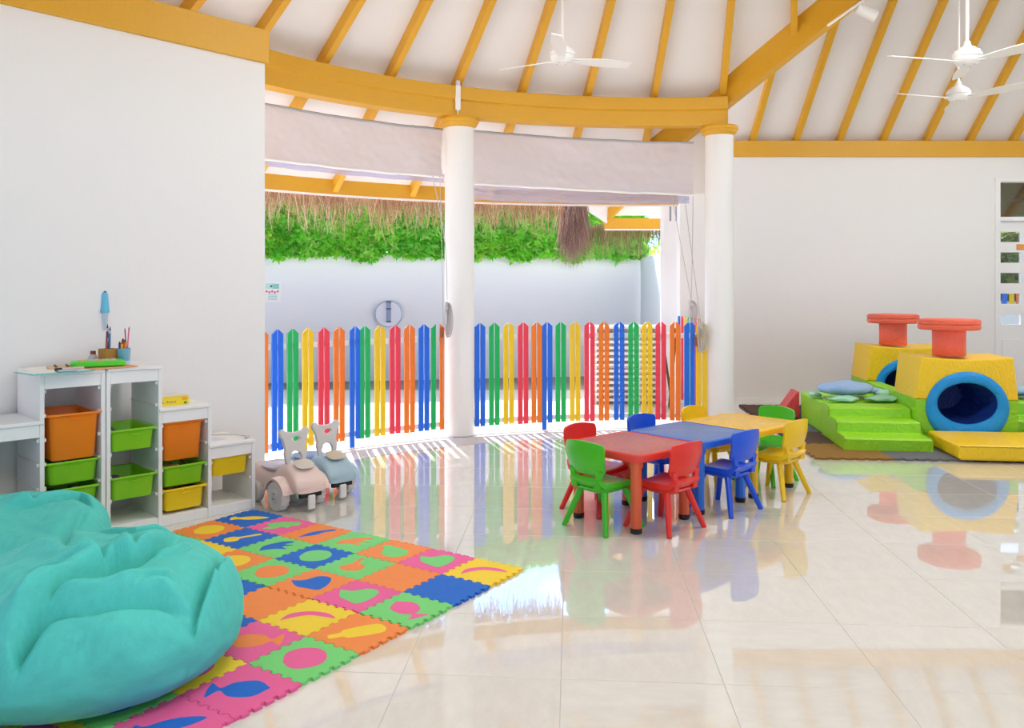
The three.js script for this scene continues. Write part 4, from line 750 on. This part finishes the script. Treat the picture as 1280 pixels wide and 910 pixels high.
// ---------------------------------------------------------------- ride-on toy cars
function toyCar(label, X, D, body, seatC, accent, group) {
  const c = thing('ride_on_car', label, 'toy car', [X, 0, -D], Math.atan2(UD[1], UD[0]), undefined);  // local +z = nose, origin under the front axle
  const mB = plastic(body, 0.45), mG = std(0xd9d5cf, 0.6), mT = std(0xe2ddd5, 0.7);
  const sec = [[-0.40, 0.16, 0.08, 0.06], [-0.385, 0.165, 0.115, 0.085], [-0.30, 0.165, 0.12, 0.095], [-0.20, 0.15, 0.10, 0.075], [-0.12, 0.155, 0.095, 0.085], [-0.04, 0.19, 0.1, 0.10], [0.04, 0.205, 0.105, 0.10], [0.11, 0.20, 0.11, 0.085], [0.16, 0.18, 0.115, 0.062], [0.19, 0.165, 0.115, 0.045], [0.205, 0.155, 0.105, 0.032]];
  mesh('body', loops(sec.map(([z, cy, rx, ry]) => ovalLoop(rx, ry, 0, 32, 3.6).map((q) => new THREE.Vector3(q.x, cy - q.z, z)).reverse()).reverse(), true, true, 1.1), mB, c);
  for (const s of [-1, 1]) mesh('fender', slab(18, 4, (u, v) => { const a = (10 + 160 * u) * deg, r = 0.113 + 0.006 * Math.sin(v * Math.PI); return new THREE.Vector3(s * (0.09 + 0.085 * v), 0.1 + r * Math.sin(a) * (1 - 0.06 * v), 0.02 + s * 0 - r * 1.08 * Math.cos(a)); }, 0.014), mB, c);
  mesh('bonnet_panel', loops([ovalLoop(0.065, 0.05, 0, 24, 2.6), ovalLoop(0.07, 0.055, 0.008, 24, 2.6), ovalLoop(0.06, 0.045, 0.014, 24, 2.6)], true, true, 0.8).rotateX(0.42).translate(0, 0.292, 0.105), std(seatC, 0.55), c);
  mesh('seat', loops([ovalLoop(0.1, 0.12, 0, 24, 2.8), ovalLoop(0.11, 0.13, 0.015, 24, 2.8), ovalLoop(0.095, 0.115, 0.03, 24, 2.8)], true, true, 0.9).translate(0, 0.235, -0.2), std(accent, 0.5), c);
  mesh('grille', box(0.16, 0.028, 0.03, 0, 0.108, 0.185, 0.006), M.black, c);
  mesh('number_tag', box(0.055, 0.095, 0.022, 0.0, 0.062, 0.2, 0.02), std(0xe6e4de, 0.5), c);
  const wheel = (r, w) => crease(lathe([[0, -w / 2], [r * 0.45, -w / 2], [r * 0.5, -w / 2 + 0.006], [r * 0.62, -w / 2 + 0.006], [r * 0.66, -w / 2 - 0.002], [r * 0.94, -w / 2], [r, -w / 4], [r * 0.985, 0], [r, w / 4], [r * 0.94, w / 2], [r * 0.6, w / 2], [0, w / 2]], 36), 0.5).rotateZ(Math.PI / 2);
  for (const s of [-1, 1]) {
    const w = mesh('wheel', wheel(0.098, 0.056), mT, c); w.position.set(s * 0.137, 0.098, 0.02); if (s < 0) w.rotation.y = 0; else w.rotation.y = Math.PI;
    mesh('hub_cap', crease(lathe([[0, 0.006], [0.03, 0.006], [0.046, 0.0], [0.048, -0.006], [0, -0.006]], 28), 0.5).rotateZ(Math.PI / 2).translate(-0.03, 0, 0), mG, w);
    for (const k of [-1, 1]) mesh('hub_hole', cyl(0.005, 0.005, 0.003).rotateZ(Math.PI / 2).translate(-0.0355, k * 0.016, 0), M.black, w);
    const tr = []; for (let k = 0; k < 18; k++) { const b = box(0.05, 0.01, 0.012); b.rotateX(0); b.translate(0, 0.096, 0); b.rotateX(k / 18 * 2 * Math.PI); tr.push(b); } mesh('tread', merge(tr), mT, w);
    const rw = mesh('wheel', wheel(0.075, 0.05), mT, c); rw.position.set(s * 0.115, 0.075, -0.31); if (s > 0) rw.rotation.y = Math.PI;
  }
  // handle plate with bear ears, face holes and an arch at the foot
  const half = [[0.044, 0], [0.07, 0.0], [0.076, 0.04], [0.082, 0.075], [0.074, 0.1], [0.084, 0.14], [0.092, 0.17], [0.107, 0.19], [0.112, 0.212], [0.102, 0.232], [0.082, 0.236], [0.068, 0.222], [0.04, 0.214], [0.0, 0.208]];
  const pts = [...half, ...half.slice(0, -1).reverse().map(([x, y]) => [-x, y]), [-0.044, 0.045], [-0.03, 0.075], [0, 0.088], [0.03, 0.075], [0.044, 0.045]];
  const sh = shapeOf(pts); for (const [hx, hy, rx, ry] of [[0.012, 0.165, 0.03, 0.016]]) { const p = new THREE.Path(); p.absellipse(hx, hy, rx, ry, 0, Math.PI * 2); sh.holes.push(p); }
  const hp = extrude(sh, 0.022, 0.005, 2, 16); hp.translate(0, 0, -0.011); hp.rotateX(-0.12);
  mesh('handle_plate', hp.translate(0, 0.285, 0.005), mG, c);
  return c;
}
const car0 = [-1.452, 5.60];
toyCar('pale pink ride-on toy car with bear ear handle beside the lowest shelf step', car0[0], car0[1], 0xf0d6cc, 0xd8d0c4, 0xdcd6de);
toyCar('pale blue ride-on toy car with bear ear handle standing next to the pink one', car0[0] + UD[0] * 0.335 * 0.62, car0[1] + 0.335 * 0.88, 0xa9c6d2, 0xcfc2a8, 0x8fa8c8);

// ---------------------------------------------------------------- soft play corner
const QT = 7 * deg, QU = [Math.cos(QT), -Math.sin(QT)], QV = [Math.sin(QT), Math.cos(QT)];      // width and depth directions of the play set
const vin = { green: vinyl(0x92d820), lime: vinyl(0x9be01c), yellow: vinyl(0xffd314), blue: vinyl(0x06a0f4), navy: vinyl(0x1c3f96), orange: vinyl(0xfb6c4e), red: vinyl(0xe0494a) };
{ // dark puzzle mat
  const m = thing('foam_floor_mat', 'dark brown tan and grey foam puzzle mat under the soft play blocks', 'play mat', [2.585, 0, -7.12], -4 * deg);
  const cols = [0x51392f, 0x8f6a26, 0x66696e, 0x40302b].map((c) => std(c, 0.85)), pat = [[1, 2, 0, 1, 2, 0], [0, 3, 1, 2, 0, 1], [2, 0, 3, 1, 2, 0], [3, 1, 2, 0, 3, 1], [0, 3, 0, 2, 1, 3]];
  for (let j = 0; j < 5; j++) for (let i = 0; i < 6; i++) { const t = mesh('foam_tile', puzzleGeo(0.65, 6, 0.012, 0.016), cols[pat[j][i]], m); t.position.set(0.325 + i * 0.65, 0, -0.325 - j * 0.65); t.rotation.y = (i + j) % 2 ? Math.PI / 2 : 0; }
}
const SY = 0.016;                                          // top of the dark mat
const qpos = (o, u, v) => [o[0] + QU[0] * u + QV[0] * v, o[1] + QU[1] * u + QV[1] * v];
const place = (p) => [p[0], SY, -p[1]];
const QTURN = Math.atan2(QU[1], QU[0]);
function softBox(w, h, d, r = 0.025, puff = 0.008) {       // upholstered block standing on y = 0, front face at z = 0, running to -d
  const g = new RoundedBoxGeometry(w, h, d, 8, r).toNonIndexed(), p = g.attributes.position;
  for (let i = 0; i < p.count; i++) { const x = p.getX(i) / (w / 2), y = p.getY(i) / (h / 2), z = p.getZ(i) / (d / 2), k = puff * noise.noise(p.getX(i) * 4, p.getY(i) * 6, p.getZ(i) * 4); p.setXYZ(i, p.getX(i) + x * k, p.getY(i) + (y > -0.5 ? y * k : 0), p.getZ(i) + z * k); }
  g.computeVertexNormals(); const q = metreUV(mergeSmooth(g)); q.translate(0, h / 2, -d / 2); return q;
}
function mergeSmooth(g) { g.deleteAttribute('normal'); g.deleteAttribute('uv'); return toCreasedNormals(mergeVertices(g, 1e-5), 0.7); }
const SO = [2.965, 7.45];                                  // front corner of the green steps nearest the tables
{ const p = qpos(SO, 0.373, 0), s = thing('soft_steps', 'lime green padded steps leading up to the turtle cushion platform', 'soft steps', place(p), QTURN);
  const prof = [[0, 0], [0, 0.095], [0.02, 0.108], [0.25, 0.108], [0.275, 0.118], [0.285, 0.2], [0.305, 0.214], [0.52, 0.214], [0.55, 0.224], [0.56, 0.29], [0.585, 0.305], [0.82, 0.31], [0.82, 0]];
  const g = extrude(shapeOf(prof), 0.745, 0.008, 2); g.translate(0, 0, -0.3725); g.rotateY(Math.PI / 2);
  // subdivide the width a little so that the treads sag
  mesh('padding', g, vin.lime, s);
  const pipe = []; for (const x of [-0.3725, 0.3725]) pipe.push(tube(prof.slice(1, 12).map(([z, y]) => new THREE.Vector3(x, y + 0.001, -z)), 0.006, 60, 6)); mesh('piping', merge(pipe), vin.green, s);
  s.children.forEach((c) => { c.position.z = 0; });
}
{ const p = qpos(SO, 0.37, 0.83), s = thing('soft_platform', 'green padded platform block carrying the turtle cushion', 'soft block', place(p), QTURN); mesh('padding', softBox(0.75, 0.305, 0.92), vin.lime, s); mesh('seam', box(0.752, 0.004, 0.922, 0, 0.3, -0.46, 0.001), vin.green, s); }
{ const p = qpos(SO, -0.10, 1.85), s = thing('soft_wedge', 'red padded wedge behind the green platform', 'soft wedge', place(p), QTURN); const g = extrude(shapeOf([[-0.13, 0], [0.1, 0], [0.1, 0.29], [0.075, 0.29]]), 0.3, 0.008, 2); g.translate(0, 0, -0.3); mesh('padding', g, vin.red, s); mesh('base_panel', box(0.2, 0.01, 0.29, -0.01, 0.005, -0.15), vin.red, s); }
const PO = [3.745, 6.99];
{ const s = thing('soft_pad', 'flat yellow padded mat in front of the tunnel opening', 'soft pad', place(qpos(PO, 0.75, 0)), QTURN); mesh('padding', softBox(1.5, 0.13, 0.74, 0.03, 0.006), vin.yellow, s); mesh('seam', tube([[-0.74, 0.0], [0.74, 0.0]].map(([x, z]) => new THREE.Vector3(x, 0.118, z - 0.004)), 0.005, 10, 6), vin.yellow, s); }
const BO = [3.765, 7.80];
function tunnelBlock(label, o, back) {
  const W = 0.90, D = 0.60, s = thing('tunnel_block', label, 'soft tunnel', place(qpos(o, W / 2, 0)), QTURN);
  const hole = (s0) => { const p = new THREE.Path(); p.absellipse(0, 0.34, 0.31, 0.285, 0, Math.PI * 2); s0.holes.push(p); };
  // lower green half and upper yellow half meet at 0.41, each cut by the round opening
  const ell = (a0, a1, n) => Array.from({ length: n + 1 }, (_, i) => { const a = (a0 + (a1 - a0) * i / n) * deg; return [0.33 * Math.cos(a), 0.34 + 0.305 * Math.sin(a)]; });
  const cut = Math.asin(0.07 / 0.305) / deg;
  const low = shapeOf([[-W / 2, 0], [W / 2, 0], [W / 2, 0.41], ...ell(cut, -180 - cut, 36), [-W / 2, 0.41]]);
  const gl = extrude(low, D, 0.01, 2); gl.translate(0, 0, -D); mesh('lower_padding', gl, vin.green, s);
  const up = shapeOf([[-W / 2, 0.412], ...ell(180 - cut, cut, 36), [W / 2, 0.412], [W / 2 - 0.045, 0.80], [0.2, 0.785], [0, 0.775], [-0.2, 0.785], [-W / 2 + 0.045, 0.80]]);
  const gu = extrude(up, D, 0.012, 2); gu.translate(0, 0, -D); mesh('upper_padding', gu, vin.yellow, s);
  // padded blue collar and tunnel lining
  const N = 56, ringPts = []; const prof = []; for (let k = 0; k <= 12; k++) { const a = k / 12 * Math.PI; prof.push([Math.cos(a), Math.sin(a)]); }
  mesh('collar', gridGeo(N, prof.length - 1, (u, v) => { const a = -u * Math.PI * 2, [c, q] = prof[Math.round(v * (prof.length - 1))], ro = [0.365, 0.335], ri = [0.262, 0.19], m = (1 - c) / 2, rx = ro[0] + (ri[0] - ro[0]) * m, ry = ro[1] + (ri[1] - ro[1]) * m, cy = 0.335 + 0.04 * m; return new THREE.Vector3(rx * Math.cos(a), Math.max(0.004, cy + ry * Math.sin(a)), 0.013 + 0.028 * q); }), vin.blue, s);
  mesh('lining', gridGeo(N, 20, (u, v) => { const a = -u * Math.PI * 2, w = 1 + 0.14 * noise.noise(Math.cos(a) * 3, Math.sin(a) * 3, v * 6) * Math.min(1, v * 4) - 0.25 * v; return new THREE.Vector3(0.262 * w * Math.cos(a), 0.375 + 0.19 * w * Math.sin(a), 0.015 - v * (D + 0.02)); }), new THREE.MeshPhysicalMaterial().copy(vin.navy), s).material.side = THREE.DoubleSide;
  mesh('end_panel', box(0.6, 0.5, 0.012, 0, 0.36, -D - 0.008), vin.navy, s);
  return s;
}
tunnelBlock('yellow and green padded tunnel block with blue ring behind the yellow pad', BO, false);
tunnelBlock('yellow and green padded tunnel block against the wall behind the other tunnel', qpos(BO, 0, 1.53), true);
for (const [u, label] of [[0.07, 'green padded side rail linking both tunnels beside the turtle platform'], [0.83, 'green padded side rail linking both tunnels on the door side']]) { const s = thing('soft_rail', label, 'soft rail', place(qpos(BO, u, 0.62)), QTURN); mesh('padding', softBox(0.14, 0.41, 0.86, 0.02, 0.004), vin.green, s); mesh('top_seam', box(0.142, 0.004, 0.862, 0, 0.4, -0.43, 0.001), vin.green, s); }
function stool(label, p, h0) {
  const s = thing('soft_mushroom', label, 'soft stool', [p[0], h0, -p[1]], QTURN);
  mesh('stem', crease(lathe([[0, 0], [0.14, 0], [0.147, 0.01], [0.146, 0.12], [0.148, 0.235], [0.142, 0.262], [0, 0.262]], 40), 0.7), vin.orange, s);
  mesh('cushion', crease(lathe([[0, 0.25], [0.255, 0.25], [0.27, 0.258], [0.275, 0.275], [0.272, 0.298], [0.266, 0.303], [0.272, 0.308], [0.275, 0.33], [0.268, 0.345], [0.25, 0.353], [0, 0.358]], 48), 0.6), vin.orange, s);
}
stool('coral orange padded mushroom standing on the tunnel behind the yellow pad', qpos(BO, 0.40, 0.28), SY + 0.795);
stool('coral orange padded mushroom standing on the tunnel against the wall', qpos(BO, 0.36, 1.78), SY + 0.795);
{ const p = qpos(SO, 0.38, 1.2), t = thing('turtle_cushion', 'blue and green plush turtle cushion lying on the green platform', 'cushion', [p[0], SY + 0.313, -p[1]], QTURN + 0.3);
  const cBlue = std(0xa2c4ee, 0.85, { map: rep(suedeMap, 4) }), cGreen = std(0xaeeacc, 0.85, { map: rep(suedeMap, 4) });
  const wv = (q) => { q.y += 0.03 * noise.noise(q.x * 9, q.z * 9, 3) * Math.min(1, q.y * 20 + 1); };
  mesh('shell', blob(0.29, 0.068, 0.22, 12, 2.2, wv).translate(-0.06, 0.1, -0.02), cBlue, t);
  for (const [x, z, rx, rz, tn] of [[-0.24, 0.24, 0.18, 0.08, 0.1], [0.16, 0.27, 0.2, 0.11, 0.2], [-0.33, -0.13, 0.1, 0.06, 0.6], [0.18, -0.2, 0.12, 0.07, -0.4]]) mesh('flipper', blob(rx, 0.022, rz, 8, 2.4, wv).rotateY(tn).translate(x, 0.028, z), cGreen, t);
  mesh('neck', blob(0.12, 0.03, 0.08, 8, 2.4).translate(0.24, 0.07, -0.02), cBlue, t); mesh('head', blob(0.12, 0.04, 0.085, 8, 2.4).translate(0.35, 0.045, 0.04), cGreen, t);
}
{ const s = thing('soft_steps', 'green padded steps on the door side of the tunnels', 'soft steps', place(qpos(BO, 1.32, 0.08)), QTURN); const g = extrude(shapeOf([[0, 0], [0, 0.2], [0.02, 0.215], [0.28, 0.215], [0.3, 0.225], [0.31, 0.33], [0.33, 0.345], [0.9, 0.35], [0.9, 0]]), 0.8, 0.01, 2); g.translate(0, 0, -0.4); g.rotateY(Math.PI / 2); mesh('padding', g, vin.green, s); mesh('piping', tube([[0, 0.2], [0.02, 0.215], [0.28, 0.215], [0.3, 0.225], [0.31, 0.33], [0.33, 0.345], [0.9, 0.35]].map(([z, y]) => new THREE.Vector3(-0.4, y, -z)), 0.006, 40, 6), vin.lime, s);
  const p = qpos(BO, 1.18, 0.7), f = thing('fish_cushion', 'blue and white striped plush cushion on the green steps by the door', 'cushion', [p[0], SY + 0.37, -p[1]], QTURN); mesh('body', blob(0.22, 0.05, 0.16, 10, 2.4).translate(0, 0.052, 0), std(0x9fc0d8, 0.85), f); mesh('stripe', blob(0.2, 0.018, 0.165, 8, 2.4).translate(0, 0.03, 0.004), std(0x2a66a8, 0.85), f); }

// ---------------------------------------------------------------- ceiling fans, spotlight, sensor
function fan(label, x, y, D, top, turn) {
  const X = (x - 640) / FPX * D, h = EYE + (HORIZON - y) * D / FPX, f = thing('ceiling_fan', label, 'ceiling fan', [X, h, -D], turn);
  mesh('rod', cyl(0.013, 0.013, top - h - 0.1, 0, 0.1, 0, 12), M.white, f);
  mesh('canopy', lathe([[0, top - h + 0.02], [0.06, top - h], [0.05, top - h - 0.06], [0.014, top - h - 0.09]].reverse(), 24), M.white, f);
  mesh('motor', crease(lathe([[0, -0.035], [0.06, -0.035], [0.085, -0.02], [0.1, 0.0], [0.104, 0.02], [0.098, 0.026], [0.108, 0.03], [0.108, 0.055], [0.098, 0.06], [0.092, 0.078], [0.07, 0.085], [0.062, 0.1], [0.03, 0.118], [0.022, 0.15], [0.014, 0.16], [0, 0.16]], 36), 0.5), M.white, f);
  const g = slab(12, 4, (u, v) => { const r = 0.09 + u * 0.56, w = 0.05 + 0.075 * Math.sin(Math.min(1, u * 1.5) * Math.PI / 2) - 0.05 * Math.max(0, u - 0.6) * 2; const s = (v - 0.45) * w; return new THREE.Vector3(r, -0.005 + s * 0.28 + 0.018 * u, s); }, 0.008);
  for (let k = 0; k < 3; k++) { const b = mesh('blade', g, M.white, f); b.rotation.y = k * 2 * Math.PI / 3; mesh('bracket', box(0.07, 0.008, 0.045, 0.105, -0.012, 0.0, 0.002), M.white, b); }
  for (let k = 0; k < 4; k++) mesh('screw', cyl(0.006, 0.006, 0.004, 0.055 * Math.cos(k * 1.57 + 0.5), -0.038, 0.055 * Math.sin(k * 1.57 + 0.5), 8), M.metal, f);
}
const roofOver = (X, D) => roofH(Math.hypot(X - CX, D - CD)) + 0.13;
fan('white ceiling fan hanging under the round roof over the fence opening', 703, 74, 7.1, roofOver((703 - 640) / FPX * 7.1, 7.1), -97 * deg);
fan('larger looking white ceiling fan hanging higher in the hall roof', 1209, 76, 6.6, 5.6, 68 * deg);
fan('lower looking white ceiling fan hanging close to the hall back wall', 1198, 122, 8.1, 5.5, 70 * deg);
{ const p = VAL(1.5, -0.06), s = thing('spotlight', 'white cylinder spotlight clamped under the slanting valley beam', 'spotlight', [p.x + 0.02, p.y, p.z + 0.04], 0);
  const b = new THREE.CylinderGeometry(0.048, 0.052, 0.19, 28); b.rotateZ(Math.PI / 2 - 0.45); mesh('housing', b.translate(0.02, -0.05, 0), M.white, s); mesh('yoke', box(0.02, 0.12, 0.02, -0.01, 0.02, 0, 0.004), M.white, s); mesh('track', bar(new THREE.Vector3(-0.45, -0.27, 0.32), new THREE.Vector3(0.3, 0.33, -0.2).multiplyScalar(0.6), 0.012), M.white, s); }
{ const p = ring(angleOf([-0.59, 8.25]), 4.36, 3.15), s = thing('beam_sensor', 'slim white sensor box on the ring beam above the column between blinds', 'sensor', p.toArray(), 24 * deg); mesh('housing', box(0.05, 0.24, 0.035, 0, 0.16, 0, 0.008), M.white, s); mesh('tip', lathe([[0, 0.0], [0.004, 0.0], [0.006, 0.03], [0.02, 0.045], [0, 0.05]], 16), M.white, s); mesh('cover', box(0.04, 0.05, 0.03, 0, 0.3, 0.004, 0.006), std(0xd8d8e2, 0.4), s); }

// ---------------------------------------------------------------- suspended lamps under the roof
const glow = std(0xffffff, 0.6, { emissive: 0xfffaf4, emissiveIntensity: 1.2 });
for (const [X, D, h, label] of [[-0.3, 1.3, 3.25, 'white suspended lamp panel over the floor beside the bean bags'], [2.6, 1.3, 3.25, 'white suspended lamp panel over the empty floor'], [0.4, 5.4, 4.1, 'white suspended lamp panel between the tables and the fence'], [2.9, 5.4, 4.1, 'white suspended lamp panel over the play tables'], [5.7, 7.4, 4.3, 'white suspended lamp panel over the soft play corner']]) {
  const t = thing('suspended_lamp', label, 'lamp', [X, h, -D]);
  mesh('housing', box(1.2, 0.05, 0.6, 0, 0.03, 0, 0.01), M.white, t); mesh('light_panel', box(1.14, 0.004, 0.54, 0, 0.002, 0), glow, t);
  for (const s of [-1, 1]) mesh('suspension_wire', bar(new THREE.Vector3(s * 0.5, 0.05, 0), new THREE.Vector3(s * 0.5, 0.75, 0), 0.003, 0.003, 6), M.metal, t);
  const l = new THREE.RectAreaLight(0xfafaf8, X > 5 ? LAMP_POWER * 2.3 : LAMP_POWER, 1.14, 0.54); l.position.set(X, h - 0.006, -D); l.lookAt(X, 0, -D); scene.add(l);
}

renderer.render(scene, camera);
